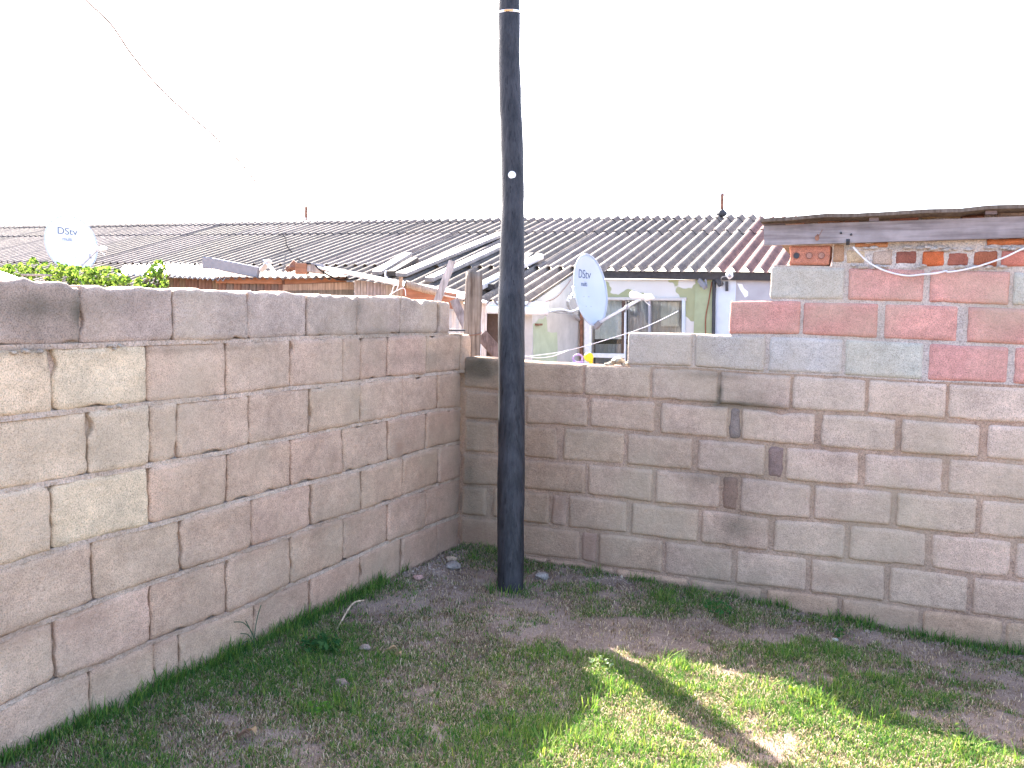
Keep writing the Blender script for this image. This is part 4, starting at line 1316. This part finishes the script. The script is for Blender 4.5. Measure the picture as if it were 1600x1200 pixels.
# roof sheet: slightly wavy front edge, real depth behind
prof = [(1188, 341), (1230, 339), (1290, 333.5), (1330, 333.5), (1380, 331), (1450, 326.5), (1500, 325.5), (1545, 320.5), (1600, 319), (1700, 316), (1780, 313)]
V = []; Fc = []
for (x, y) in prof:
    f_ = wp(x, y, 0.10); b2 = f_ - WR.n * 1.7 - Vector((0, 0, 0.10))
    V += [f_, f_ - Vector((0, 0, 0.018)), b2 - Vector((0, 0, 0.018)), b2]
for i in range(len(prof) - 1):
    for j in range(4):
        a = i * 4 + j; b = i * 4 + (j + 1) % 4
        Fc.append((a, a + 4, b + 4, b))
n4 = (len(prof) - 1) * 4
Fc += [(0, 1, 2, 3), (n4 + 3, n4 + 2, n4 + 1, n4)]
obj('roof_sheet', (V, Fc), M['weathered'], lean, (0.55, 0.48, 0.42))
for (x, y) in ((1330, 366.5), (1314, 364)):
    p = wp(x, y, 0.047)
    obj('nail', rock(p, 0.006, 2, (1, 1, 1), 1), M['dark'], lean)
obj('hook', bar(wp(1325, 381, 0.03), wp(1325, 375, 0.05), 0.018, 0.018), M['dark'], lean)
obj('knot', join(rock(wp(1277, 371, 0.047), 0.013, 6, (1, 0.3, 1.2), 2), tube([wp(1277, 372, 0.05), wp(1281, 366, 0.055), wp(1285, 359, 0.055)], 0.002, 5)), M['rust'], lean)

# cord hanging in front of the bricks
cp = [(1333, 386), (1342, 396), (1350, 404), (1362, 413), (1380, 422), (1400, 428), (1420, 431), (1440, 429), (1462, 427), (1478, 423.5), (1482, 425), (1500, 422.5), (1525, 417), (1545, 411), (1570, 402), (1600, 388), (1660, 366)]
obj('white_cord', tube(smooth_path([wp(x, y, 0.03 + 0.012 * math.sin(i * 1.9)) for i, (x, y) in enumerate(cp)], 6), 0.0045, 7, rough=0.001), M['cord'], None, smooth=True, label='white twisted cord sagging across the bricks below the shed roof', cat='cord')

# ------------------------------------------------------------------ wires
obj('overhead_wire', tube(smooth_path([at(x, y, Y) for x, y, Y in ((20, -120, 8.0), (135, 0, 8.6), (175, 40, 8.9), (208, 88, 9.2), (262, 150, 9.8), (335, 213, 10.6), (385, 265, 11.5), (415, 310, 12.2), (433, 342, 12.7))]), 0.0115, 6), M['weathered'], None, (1.0, 1.0, 1.05), label='thin overhead wire dropping from the upper left sky to the house ridge', cat='wire')
rp = [(433, 343), (434, 352), (441, 368), (447, 376), (448, 386), (456, 397), (466, 408)]
pts = [roof_pt(x, y) + NR * 0.04 for x, y in rp] + [t(474, 410.5, YS + 0.3), t(490, 413, YS - 0.1), t(503, 424, YS - 0.2), t(530, 437, YS - 0.2), t(560, 435, YS - 0.2)]
obj('roof_cable', tube(smooth_path(pts), 0.006, 6), M['rubber'], None, label='dark cable running down the middle of the corrugated roof to the shack', cat='cable')
def wire(pl, r, label, grp=None):
    return obj('washing_line', tube(smooth_path([at(*q) for q in pl]), r, 5), M['cord'], None, label=label, cat='wire', group=grp)
wire([(700, 575, 6.2), (760, 566, 6.4), (820, 557.5, 6.6), (885, 548, 6.9), (950, 530, 7.3), (1010, 510, 7.8), (1060, 486, 8.3)], 0.0028, 'thin straight wire rising from the pole towards the window', 'wires crossing before the neighbour window')
wire([(770, 552, 6.4), (820, 556, 6.6), (840, 559, 6.65), (865, 556, 6.75), (888, 547, 6.9)], 0.0035, 'thicker sagging wire just right of the pole, joining the thin one', 'wires crossing before the neighbour window')

# ------------------------------------------------------------------ small things by the wall
yb = at(920, 558, 7.6)
V, Fc = tube([yb + Vector((0, 0.03, 0)), yb + Vector((0, 0.02, 0)), yb + Vector((0, -0.02, 0)), yb + Vector((0, -0.03, 0))], [0.034, 0.040, 0.040, 0.034], 24)
obj('yellow_tub', join((V, Fc), bar(yb + Vector((0.012, 0, -0.14)), yb + Vector((0.022, 0, -0.01)), 0.03, 0.03)), M['yellow'], None, smooth=False, label='round yellow plastic lid showing just above the wall below the dish', cat='tub')
pb = at(903, 560, 7.6)
ring = [pb + Vector((math.cos(a) * 0.042, 0.01 * math.sin(a * 2), math.sin(a) * 0.034)) for a in np.linspace(0, 2 * PI, 15)]
obj('purple_basket', join(tube(ring, 0.008, 8, cap=False), bar(pb + Vector((-0.04, 0, -0.06)), pb + Vector((0.05, 0, -0.06)), 0.03, 0.07)), M['purple'], None, label='purple plastic basket showing above the wall left of the yellow lid', cat='basket')
for i, (px, py, r, lab) in enumerate(((948, 567, 0.022, 'flat lump of old mortar lying on the low wall top, leftmost of three'), (961, 561, 0.028, 'tallest rounded lump of old mortar on the low wall top'), (974, 567, 0.020, 'small lump of old mortar against the raised block on the wall'))):
    s, z = WR.sz(px, py + 5)
    geo = rock(WR.P(s, z + r * 0.3, -0.05), r, i + 3, (1.35, 1.0, 0.75), 2)
    obj('mortar_lump', geo, M['stone'], None, (0.30, 0.26, 0.2), attrs={'stain': [0] * len(geo[0]), 'earth': [0] * len(geo[0])}, label=lab, cat='rubble', group='lumps of old mortar on the low wall')
# flat slate scrap on the left wall end
s, z = WL.sz(716, 519)
obj('roof_slate', bar(WL.P(s - 0.09, z + 0.01, -0.05), WL.P(s + 0.07, z + 0.012, -0.05), 0.1, 0.012), M['dark'], None, label='dark flat scrap lying on the stepped end of the left wall', cat='scrap')

# stones on the ground
for i, (px, py, r, col_, lab) in enumerate((
    (846, 904, 0.036, (0.33, 0.285, 0.25), 'smooth pale stone on the soil just right of the pole foot'),
    (705, 877, 0.032, (0.46, 0.34, 0.24), 'tan stone in the loose earth of the wall corner'),
    (708, 888, 0.040, (0.25, 0.215, 0.19), 'flat whitish stone in front of the tan one in the corner'),
    (1305, 1001, 0.013, (0.5, 0.46, 0.43), 'small white pebble in front of the right wall'),
    (653, 905, 0.025, (0.40, 0.24, 0.20), 'reddish stone at the foot of the left wall near the corner'),
    (571, 1016, 0.022, (0.28, 0.22, 0.18), 'small pinkish stone in the grass left of the pole'),
    (534, 1071, 0.024, (0.25, 0.18, 0.15), 'small brown stone in the grass near the left wall'))):
    p = on_ground(px, py)
    geo = rock((p.x, p.y, p.z + r * 0.35), r, i + 20, (1.15, 1.0, 0.65), 3)
    obj('stone', geo, M['stone'], None, col_, smooth=True, attrs={'stain': [0] * len(geo[0]), 'earth': [0] * len(geo[0])}, label=lab, cat='stone', group='stones lying on the ground')

# ------------------------------------------------------------------ grass
def inside(x, y, m=0.01):
    a = (x - WL.o.x) * nL.x + (y - WL.o.y) * nL.y
    b = (x - WR.o.x) * nR.x + (y - WR.o.y) * nR.y
    return (a > m) & (b > m)
def blob(x, y, px, py, rx, ry):
    c = on_ground(px, py); e = on_ground(px + rx, py); f = on_ground(px, py - ry)
    return np.exp(-(((x - c.x) / (e.x - c.x)) ** 2 + ((y - c.y) / (f.y - c.y)) ** 2))
BARE = [(1010, 985, 170, 22, 0.9), (900, 1015, 90, 18, 0.6), (980, 1010, 120, 16, 0.5), (1160, 990, 80, 14, 0.5), (1290, 1175, 70, 14, 0.3), (740, 905, 110, 26, 0.85), (640, 940, 80, 22, 0.55), (1250, 990, 120, 12, 0.75),
        (1430, 1020, 160, 14, 0.7), (1560, 1070, 100, 24, 0.7), (1400, 1060, 60, 14, 0.4), (900, 905, 80, 10, 0.9), (1530, 1130, 70, 24, 0.55), (820, 950, 60, 10, 0.3), (680, 1100, 160, 30, 0.35), (460, 1150, 140, 22, 0.3), (1310, 1050, 80, 12, 0.4)]
LUSH = [(430, 1150, 120, 18, 0.45), (930, 1090, 50, 40, 0.5), (960, 1060, 50, 14, 0.6), (1090, 1070, 70, 14, 0.6), (1240, 1110, 120, 16, 0.5), (1420, 1160, 140, 16, 0.5), (900, 1180, 90, 30, 0.5), (797, 926, 34, 9, 0.7), (1000, 1110, 110, 60, 0.5), (1150, 1090, 120, 16, 0.55), (1350, 1140, 160, 20, 0.6), (950, 1180, 120, 30, 0.5), (1350, 1185, 120, 20, 0.35), (1050, 1060, 60, 20, 0.4),
        (340, 1060, 150, 34, 0.5), (480, 1010, 90, 22, 0.4), (150, 1140, 90, 20, 0.4), (1080, 955, 60, 10, 0.8), (960, 955, 90, 12, 0.5), (860, 980, 60, 14, 0.5), (1230, 1020, 110, 12, 0.6), (1340, 1075, 110, 18, 0.7), (1180, 1030, 60, 10, 0.5),
        (1440, 1100, 80, 14, 0.5), (900, 1035, 40, 10, 0.6), (660, 1040, 120, 26, 0.4), (560, 1000, 60, 20, 0.4), (1280, 1005, 60, 8, 0.4), (1395, 1030, 40, 9, 0.5), (250, 1180, 200, 16, 0.4)]
def density(x, y):
    x0, y0 = x, y
    x = x + (fbm(x0 * 6 + 1, y0 * 6, 3) - 0.5) * 0.55; y = y + (fbm(x0 * 6 + 50, y0 * 6 + 20, 3) - 0.5) * 0.45
    d = 0.52 + (fbm(x * 3.1 + 3, y * 3.1 + 9, 4) - 0.5) * 1.5 + (fbm(x0 * 17 + 3, y0 * 17 + 9, 2) - 0.5) * 0.9
    for (a, b, c, e, k_) in BARE: d = d - k_ * blob(x, y, a, b, c, e)
    for (a, b, c, e, k_) in LUSH: d = d + k_ * blob(x, y, a, b, c, e)
    return np.clip(d, 0.0, 1.0)

def blades(name, n, hmin, hmax, wid, lean_, palette, dens, seed, mat, label, flat=False):
    rg = np.random.RandomState(seed)
    X = []; Y_ = []; Dn = []
    got = 0
    while got < n:
        yy = 1.9 + (rg.rand(n * 2) ** 0.85) * 4.0
        xx = (rg.rand(n * 2) * 2 - 1) * (0.72 * yy + 0.5)
        ok = inside(xx, yy)
        xx, yy = xx[ok], yy[ok]
        d = dens(xx, yy)
        ok = rg.rand(len(xx)) < d
        X.append(xx[ok]); Y_.append(yy[ok]); Dn.append(d[ok]); got += ok.sum()
    X = np.concatenate(X)[:n]; Y_ = np.concatenate(Y_)[:n]; Dn = np.concatenate(Dn)[:n]
    Z = ground_z(X, Y_)
    patch = fbm(X * 5 + 80, Y_ * 5 + 30, 3)
    h = (hmin + (hmax - hmin) * rg.rand(n) ** 1.6) * (0.55 + 0.9 * patch) * (0.6 + 0.5 * Dn)
    az = rg.rand(n) * 2 * PI
    ln = lean_ * (0.3 + rg.rand(n))
    w = wid * (0.6 + 0.8 * rg.rand(n))
    ori = az + PI / 2 + (rg.rand(n) - 0.5)
    wx = np.cos(ori) * w / 2; wy = np.sin(ori) * w / 2
    dx = np.cos(az); dy = np.sin(az)
    b = np.stack([X, Y_, Z - 0.003], -1)
    W = np.stack([wx, wy, np.zeros(n)], -1)
    mid = b + np.stack([dx * h * ln * 0.35, dy * h * ln * 0.35, h * 0.55 / np.sqrt(1 + 0.4 * ln ** 2)], -1)
    tip = b + np.stack([dx * h * ln, dy * h * ln, h / np.sqrt(1 + ln ** 2)], -1)
    if flat:
        up_ = 0.006 + rg.rand(n) * 0.012
        mid = b + np.stack([dx * h * 0.5, dy * h * 0.5, up_ + 0.004], -1)
        tip = b + np.stack([dx * h, dy * h, up_ * rg.rand(n) * 1.6], -1)
    V = np.stack([b - W, b + W, mid + W * 0.8, mid - W * 0.8, tip], 1).reshape(-1, 3)
    i0 = np.arange(n) * 5
    me = bpy.data.meshes.new(name)
    me.vertices.add(n * 5)
    me.vertices.foreach_set('co', V.reshape(-1).astype(np.float32))
    loops = np.concatenate([np.stack([i0, i0 + 1, i0 + 2, i0 + 3, i0 + 3, i0 + 2, i0 + 4], -1)]).reshape(-1)
    me.loops.add(len(loops)); me.polygons.add(n * 2)
    me.loops.foreach_set('vertex_index', loops.astype(np.int32))
    st = np.stack([np.arange(n) * 7, np.arange(n) * 7 + 4], -1).reshape(-1)
    me.polygons.foreach_set('loop_start', st.astype(np.int32))
    P = np.array(palette)
    tsel = rg.rand(n); k_ = (tsel * (len(P) - 1)); ki = k_.astype(int); kf = (k_ - ki)[:, None]
    colr = P[ki] * (1 - kf) + P[np.minimum(ki + 1, len(P) - 1)] * kf
    colr = colr * (0.75 + 0.5 * rg.rand(n))[:, None]
    C5 = np.repeat(colr, 5, 0)
    C5 = np.concatenate([C5, np.ones((n * 5, 1))], 1)
    ca = me.color_attributes.new('tint', 'FLOAT_COLOR', 'POINT')
    ca.data.foreach_set('color', C5.reshape(-1).astype(np.float32))
    me.materials.append(mat)
    me.update(calc_edges=True)
    o = bpy.data.objects.new(name, me); COL.objects.link(o)
    tag(o, label, None, None, 'stuff')
    return o
GREEN = [(0.035, 0.095, 0.032), (0.06, 0.145, 0.04), (0.11, 0.21, 0.05), (0.22, 0.30, 0.08)]
blades('grass', 230000, 0.012, 0.040, 0.0030, 0.9, GREEN, density, 5, M['blade'], 'short patchy green grass growing over the yard')
blades('long_grass', 10000, 0.035, 0.075, 0.0036, 0.6, GREEN[1:] + [(0.2, 0.22, 0.08)], lambda x, y: np.clip(density(x, y) * 1.3 - 0.45, 0, 1) * (fbm(x * 7, y * 7 + 60, 2) > 0.52), 6, M['blade'], 'taller green tufts standing out of the short grass')
blades('dry_grass', 140000, 0.012, 0.042, 0.0028, 1.0, [(0.13, 0.09, 0.06), (0.22, 0.165, 0.11), (0.36, 0.28, 0.19), (0.56, 0.46, 0.33)], lambda x, y: np.clip(0.12 + 0.9 * np.minimum(density(x, y), 0.6) + (fbm(x * 9, y * 9, 3) - 0.5) * 1.0, 0.10, 1), 8, M['straw'], 'dead straw-coloured grass lying flat among the green', flat=True)
# grass creeping up along the foot of the walls
def wall_fringe():
    def dens(x, y):
        a = (x - WL.o.x) * nL.x + (y - WL.o.y) * nL.y
        b = (x - WR.o.x) * nR.x + (y - WR.o.y) * nR.y
        k1 = np.exp(-(a / 0.05) ** 2) * (fbm(x * 4 + 7, y * 4, 3) > 0.42) * np.clip((5.15 - y) * 3, 0, 1)
        k2 = np.exp(-(b / 0.05) ** 2) * (fbm(x * 5 + 9, y * 5, 3) > 0.60)
        return np.clip(k1 + k2 * 0.7, 0, 1)
    blades('wall_grass', 7000, 0.03, 0.10, 0.0035, 0.6, GREEN, dens, 9, M['blade'], 'grass growing up along the foot of the block walls')
wall_fringe()

# loose clods and grit
def grit(n, seed):
    rg = np.random.RandomState(seed)
    V = []; Fc = []
    octa = [(1,0,0),(-1,0,0),(0,1,0),(0,-1,0),(0,0,1),(0,0,-1)]
    of = [(0,2,4),(2,1,4),(1,3,4),(3,0,4),(2,0,5),(1,2,5),(3,1,5),(0,3,5)]
    while len(V) < n * 6:
        if rg.rand() < 0.65:
            t_ = rg.rand() ** 0.7
            if rg.rand() < 0.5:
                s_ = rg.rand() * 3.4; w_ = WR; 
            else:
                s_ = rg.rand() * 0.9; w_ = WL
            p = w_.P(s_, 0, 0.02 + abs(rg.randn()) * 0.12)
        else:
            yy = 2.0 + rg.rand() * 3.6; p = Vector(((rg.rand() * 2 - 1) * 0.7 * yy, yy, 0))
        if not bool(inside(p.x, p.y)): continue
        r = 0.003 + 0.008 * rg.rand() ** 3
        z = gz(p.x, p.y)
        b0 = len(V)
        for q in octa:
            k_ = r * (0.7 + 0.6 * rg.rand())
            V.append((p.x + q[0] * k_, p.y + q[1] * k_, z + q[2] * k_ * 0.7 + r * 0.2))
        Fc += [tuple(i + b0 for i in f) for f in of]
    return V, Fc
geo = grit(2600, 4)
obj('soil_grit', geo, M['stone'], None, (0.36, 0.30, 0.26), attrs={'stain': [0] * len(geo[0]), 'earth': [0.3] * len(geo[0])}, label='loose grit and crumbs of mortar scattered along the foot of the walls', kind='stuff')

# ------------------------------------------------------------------ weeds, leaves, creeper
def leaf_cloud(name, pts_n, colors, size, mat, parent=None, seed=1, up_bias=0.3, **t_):
    rg = np.random.RandomState(seed)
    V = []; Fc = []; C_ = []
    for (p, nrm) in pts_n:
        s_ = size * (0.6 + 0.8 * rg.rand())
        a = Vector(rg.randn(3)).normalized()
        nn_ = (nrm + a * 0.8).normalized() if nrm else a
        d_ = nn_.cross(Vector(rg.randn(3))).normalized(); e_ = nn_.cross(d_)
        b0 = len(V)
        V += [p - d_ * s_ * 0.5, p + e_ * s_ * 0.32 + nn_ * s_ * 0.06, p + d_ * s_ * 0.5 , p - e_ * s_ * 0.32 + nn_ * s_ * 0.06]
        Fc.append((b0, b0 + 1, b0 + 2)); Fc.append((b0, b0 + 2, b0 + 3))
        c = np.array(colors[rg.randint(len(colors))]) * (0.75 + 0.5 * rg.rand())
        C_ += [(*c, 1)] * 4
    o = obj(name, (V, Fc), mat, parent, **t_)
    ca = o.data.color_attributes.new('tint', 'FLOAT_COLOR', 'POINT')
    ca.data.foreach_set('color', np.array(C_, dtype=np.float32).reshape(-1))
    return o
VG = [(0.07, 0.12, 0.03), (0.11, 0.17, 0.045), (0.17, 0.22, 0.08), (0.03, 0.06, 0.02), (0.015, 0.035, 0.012)]
def creeper(label, outline, Y, n, seed, size=0.045):
    """outline: px x -> (ytop); leaves spread in a band down to the wall"""
    rg = np.random.RandomState(seed)
    xs = [q[0] for q in outline]; ys = [q[1] for q in outline]
    base = at((xs[0] + xs[-1]) / 2, 450, Y)
    cr = empty('creeper', Vector((base.x, base.y, 0)), label, 'plant', 'green creepers behind the left wall')
    P = []
    for i in range(n):
        x_ = xs[0] + rg.rand() * (xs[-1] - xs[0])
        yt = np.interp(x_, xs, ys) + 3 * (rg.rand() - 0.5)
        yy = yt + (rg.rand() ** 1.3) * (462 - yt)
        if vnoise(x_ * 0.16, yy * 0.22 + 30) < 0.42 and rg.rand() < 0.9: continue
        P.append((at(x_, yy, Y + rg.randn() * 0.16), None))
    leaf_cloud('foliage', P, VG, size, M['leaf'], cr, seed)
    stems = []
    for i in range(7):
        x0_ = xs[0] + (xs[-1] - xs[0]) * (i + 0.5) / 7
        q = [Vector((at(x0_, 455, Y).x, at(x0_, 455, Y).y, 0.0)), at(x0_ + 3, 470, Y), at(x0_ - 6, 452, Y), at(x0_ + 8, np.interp(x0_, xs, ys) + 6, Y)]
        stems.append(tube(smooth_path(q, 4), 0.006, 5))
    obj('stem', join(*stems), M['weathered'], cr, (0.5, 0.45, 0.3))
creeper('bright green creeper spread along the top behind the left wall at far left', [(-60, 424), (0, 420), (12, 414), (40, 413), (52, 402), (62, 413), (85, 410), (110, 417), (150, 419), (175, 416), (190, 425), (206, 440)], 7.3, 7000, 31, 0.032)
creeper('small green creeper climbing beside the corrugated sheet left of the shack', [(210, 440), (228, 426), (243, 410), (250, 404), (256, 415), (262, 432)], 6.7, 1900, 33, 0.030)
obj('grey_slab', bar(at(38, 429.5, 6.9), at(76, 430, 6.9), 0.1, 0.014), M['weathered'], None, (1.1, 1.1, 1.1), label='thin grey slab half hidden in the creeper at far left', cat='slab')
obj('tin_sheet', bar(at(-40, 415, 6.2), at(22, 437, 6.2), 0.25, 0.012), M['galv'], None, label='bright sheet edge sloping down over the left wall at the frame edge', cat='sheet')

def tuft(px, py, n, h, spread, label, cols=GREEN, lean_=0.7, wid=0.005, seed=0, grp='weeds and tufts in the yard', cat='weed', name='grass_tuft', leaves=0, lsize=0.02, lcols=None):
    p = on_ground(px, py)
    rg = np.random.RandomState(seed + 100)
    V = []; Fc = []; C_ = []
    for i in range(n):
        a = rg.rand() * 2 * PI; r = spread * math.sqrt(rg.rand())
        x_, y_ = p.x + math.cos(a) * r, p.y + math.sin(a) * r
        z_ = gz(x_, y_)
        hh = h * (0.5 + 0.6 * rg.rand()); ln = lean_ * (0.2 + rg.rand()); az = a + rg.randn() * 0.7
        d_ = Vector((math.cos(az), math.sin(az), 0)); w_ = Vector((-d_.y, d_.x, 0)) * wid / 2
        b_ = Vector((x_, y_, z_ - 0.004))
        b0 = len(V)
        for k_ in range(4):
            t_ = k_ / 4
            c_ = b_ + d_ * hh * ln * t_ * t_ + Vector((0, 0, hh * t_ * (1 - 0.35 * ln * t_)))
            V += [c_ - w_ * (1 - t_ * 0.6), c_ + w_ * (1 - t_ * 0.6)]
        V.append(b_ + d_ * hh * ln + Vector((0, 0, hh * (1 - 0.35 * ln))))
        for k_ in range(3): Fc.append((b0 + 2 * k_, b0 + 2 * k_ + 1, b0 + 2 * k_ + 3, b0 + 2 * k_ + 2))
        Fc.append((b0 + 6, b0 + 7, b0 + 8))
        c = np.array(cols[rg.randint(len(cols))]) * (0.8 + 0.5 * rg.rand())
        C_ += [(*c, 1)] * 9
    T = empty(name, p, label, cat, grp)
    o = obj('blades', (V, Fc), M['blade'], T)
    ca = o.data.color_attributes.new('tint', 'FLOAT_COLOR', 'POINT')
    ca.data.foreach_set('color', np.array(C_, dtype=np.float32).reshape(-1))
    if leaves:
        P = []
        for i in range(leaves):
            a = rg.rand() * 2 * PI; r = spread * 1.1 * math.sqrt(rg.rand())
            P.append((Vector((p.x + math.cos(a) * r, p.y + math.sin(a) * r, p.z + h * (0.15 + 0.75 * rg.rand()))), Vector((0, -0.3, 1))))
        leaf_cloud('leaves', P, lcols or VG, lsize, M['leaf'], T, seed)
    return T
tuft(940, 1046, 22, 0.06, 0.05, 'pale leafy weed lit by the sun at the tip of the bright patch', GREEN[2:], 0.7, 0.004, 1, leaves=70, lsize=0.016, lcols=[(0.3, 0.36, 0.24), (0.36, 0.40, 0.30), (0.14, 0.25, 0.08)])
tuft(975, 1050, 16, 0.09, 0.05, 'sunlit grass tuft just right of the pale leafy weed', GREEN[2:], 0.8, 0.004, 2)
tuft(1042, 1042, 26, 0.10, 0.05, 'sunlit grass tuft at the upper corner of the right bright patch', GREEN[2:], 1.0, 0.0045, 3)
tuft(1195, 1078, 24, 0.09, 0.045, 'spiky sunlit tuft on the upper edge of the bright patch, in the middle', GREEN[2:], 1.0, 0.0045, 4)
tuft(1275, 1100, 12, 0.05, 0.05, 'leafy weed on the upper edge of the right bright patch', GREEN[2:], 0.8, 0.004, 5, leaves=60, lsize=0.018)
tuft(1375, 1125, 22, 0.09, 0.05, 'tuft with a brown seed head on the bright patch edge', GREEN[2:] + [(0.3, 0.22, 0.14)], 0.9, 0.0045, 6)
tuft(1510, 1172, 22, 0.08, 0.06, 'sprawling sunlit weed near the lower right corner', GREEN[2:], 1.0, 0.0045, 7, leaves=25, lsize=0.02)
tuft(1590, 1190, 22, 0.09, 0.05, 'bright grass tuft at the lower right corner', GREEN[2:], 0.9, 0.0045, 8)
tuft(920, 1110, 30, 0.10, 0.05, 'upright sunlit tuft on the left edge of the bright patch', GREEN[2:], 0.6, 0.004, 9)
tuft(850, 1180, 26, 0.09, 0.06, 'sunlit tuft at the lower left end of the bright patch', GREEN[2:], 0.8, 0.004, 10)
tuft(500, 1015, 14, 0.05, 0.08, 'low broad-leaved dark weed in the shade near the left wall', GREEN, 0.9, 0.005, 11, leaves=120, lsize=0.028, lcols=[(0.03, 0.09, 0.03), (0.05, 0.12, 0.04), (0.07, 0.15, 0.05)])
tuft(500, 1112, 8, 0.03, 0.04, 'light green low weed in the shaded grass at lower left', GREEN[2:], 0.9, 0.005, 12, leaves=45, lsize=0.020, lcols=[(0.14, 0.28, 0.05), (0.1, 0.22, 0.04)])
tuft(1310, 996, 10, 0.06, 0.02, 'green weed growing in the joint at the foot of the right wall', GREEN, 0.5, 0.005, 13, leaves=30, lsize=0.022, lcols=[(0.05, 0.13, 0.04), (0.07, 0.16, 0.05)])
tuft(1238, 1084, 5, 0.03, 0.015, 'small yellow-green weed in the shade above the bright patch', GREEN[2:], 0.8, 0.004, 14, leaves=14, lsize=0.018, lcols=[(0.3, 0.4, 0.04)])
tuft(1120, 958, 30, 0.07, 0.07, 'green clump against the foot of the right wall, in its middle', GREEN, 0.8, 0.005, 15, leaves=50, lsize=0.022, lcols=[(0.06, 0.17, 0.05), (0.05, 0.13, 0.04)])
tuft(930, 925, 26, 0.07, 0.05, 'grass clump against the right wall near the pole', GREEN, 0.7, 0.004, 16)
tuft(470, 972, 40, 0.10, 0.06, 'dark grass clump against the left wall, in its middle', GREEN, 0.6, 0.005, 17)
tuft(575, 935, 22, 0.09, 0.035, 'small dark clump at the left wall nearer the corner', GREEN, 0.6, 0.004, 18)
tuft(150, 1110, 20, 0.09, 0.025, 'grass growing from the crack at the near end of the left wall', GREEN, 0.5, 0.0045, 19)
tuft(795, 925, 150, 0.085, 0.125, 'grass tuft round the foot of the pole', GREEN, 0.7, 0.004, 20)
# wispy dry weed against the left wall
w0 = on_ground(396, 1022)
stems = []
for (pts_) in ([(396, 1022), (397, 1000), (392, 985), (380, 973), (366, 972)], [(396, 1015), (398, 990), (402, 965), (408, 945)], [(397, 1005), (388, 992), (376, 990)], [(396, 1012), (386, 1002), (378, 1008)], [(397, 998), (391, 984), (384, 970)]):
    q = [hit(x_, y_, WL.o + nL * 0.04, nL) for x_, y_ in pts_]
    stems.append(tube(smooth_path(q, 4), 0.0022, 5))
wz = empty('dry_weed', w0, 'thin wispy weed stalks standing against the left wall', 'weed', 'weeds and tufts in the yard')
obj('stalk', join(*stems), plain('weed_stalk', (0.07, 0.10, 0.05), 0.8), wz)

# fallen leaves, dry stick
for i, (px, py, sz_, lab) in enumerate(((612, 1022, 0.05, 'curled tan dead leaf in the grass left of the pole'), (622, 1030, 0.04, 'second tan dead leaf lying just in front of the curled one'), (392, 1152, 0.05, 'pale dead leaf in the grass at lower left'), (380, 1157, 0.045, 'brown dead leaf touching the pale one at lower left'), (1225, 1110, 0.03, 'dead leaf on the sunlit grass right of the pole shadow'))):
    p = on_ground(px, py) + Vector((0, 0, 0.018))
    V = []; Fc = []
    rg = np.random.RandomState(i); an = rg.rand() * 6
    d_ = Vector((math.cos(an), math.sin(an), 0.15)); e_ = Vector((-math.sin(an), math.cos(an), 0.2))
    for a in range(7):
        t_ = a / 6; w_ = math.sin(t_ * PI) * 0.36 + 0.02
        for q in (-1, 0, 1):
            V.append(p + d_ * sz_ * (t_ - 0.5) + e_ * sz_ * w_ * q + Vector((0, 0, 0.012 * abs(q) + 0.01 * math.sin(t_ * 5))))
    for a in range(6):
        for q in (0, 1):
            b0 = a * 3 + q
            Fc.append((b0, b0 + 1, b0 + 4, b0 + 3))
    obj('dead_leaf', (V, Fc), plain('dead_leaf_%d' % 1, (0.42, 0.28, 0.15) if i != 3 else (0.2, 0.12, 0.08), 0.8), None, label=lab, cat='leaf', group='dead leaves on the grass')
q = [on_ground(*c_) + Vector((0, 0, h_)) for c_, h_ in (((525, 990), 0.01), ((538, 972), 0.03), ((552, 958), 0.05), ((570, 950), 0.04))]
obj('dry_stick', tube(smooth_path(q), 0.004, 6), M['postwood'], None, (1.5, 1.5, 1.4), label='thin pale stick bent over the ground by the left wall', cat='stick')

print('objects', len(bpy.data.objects))
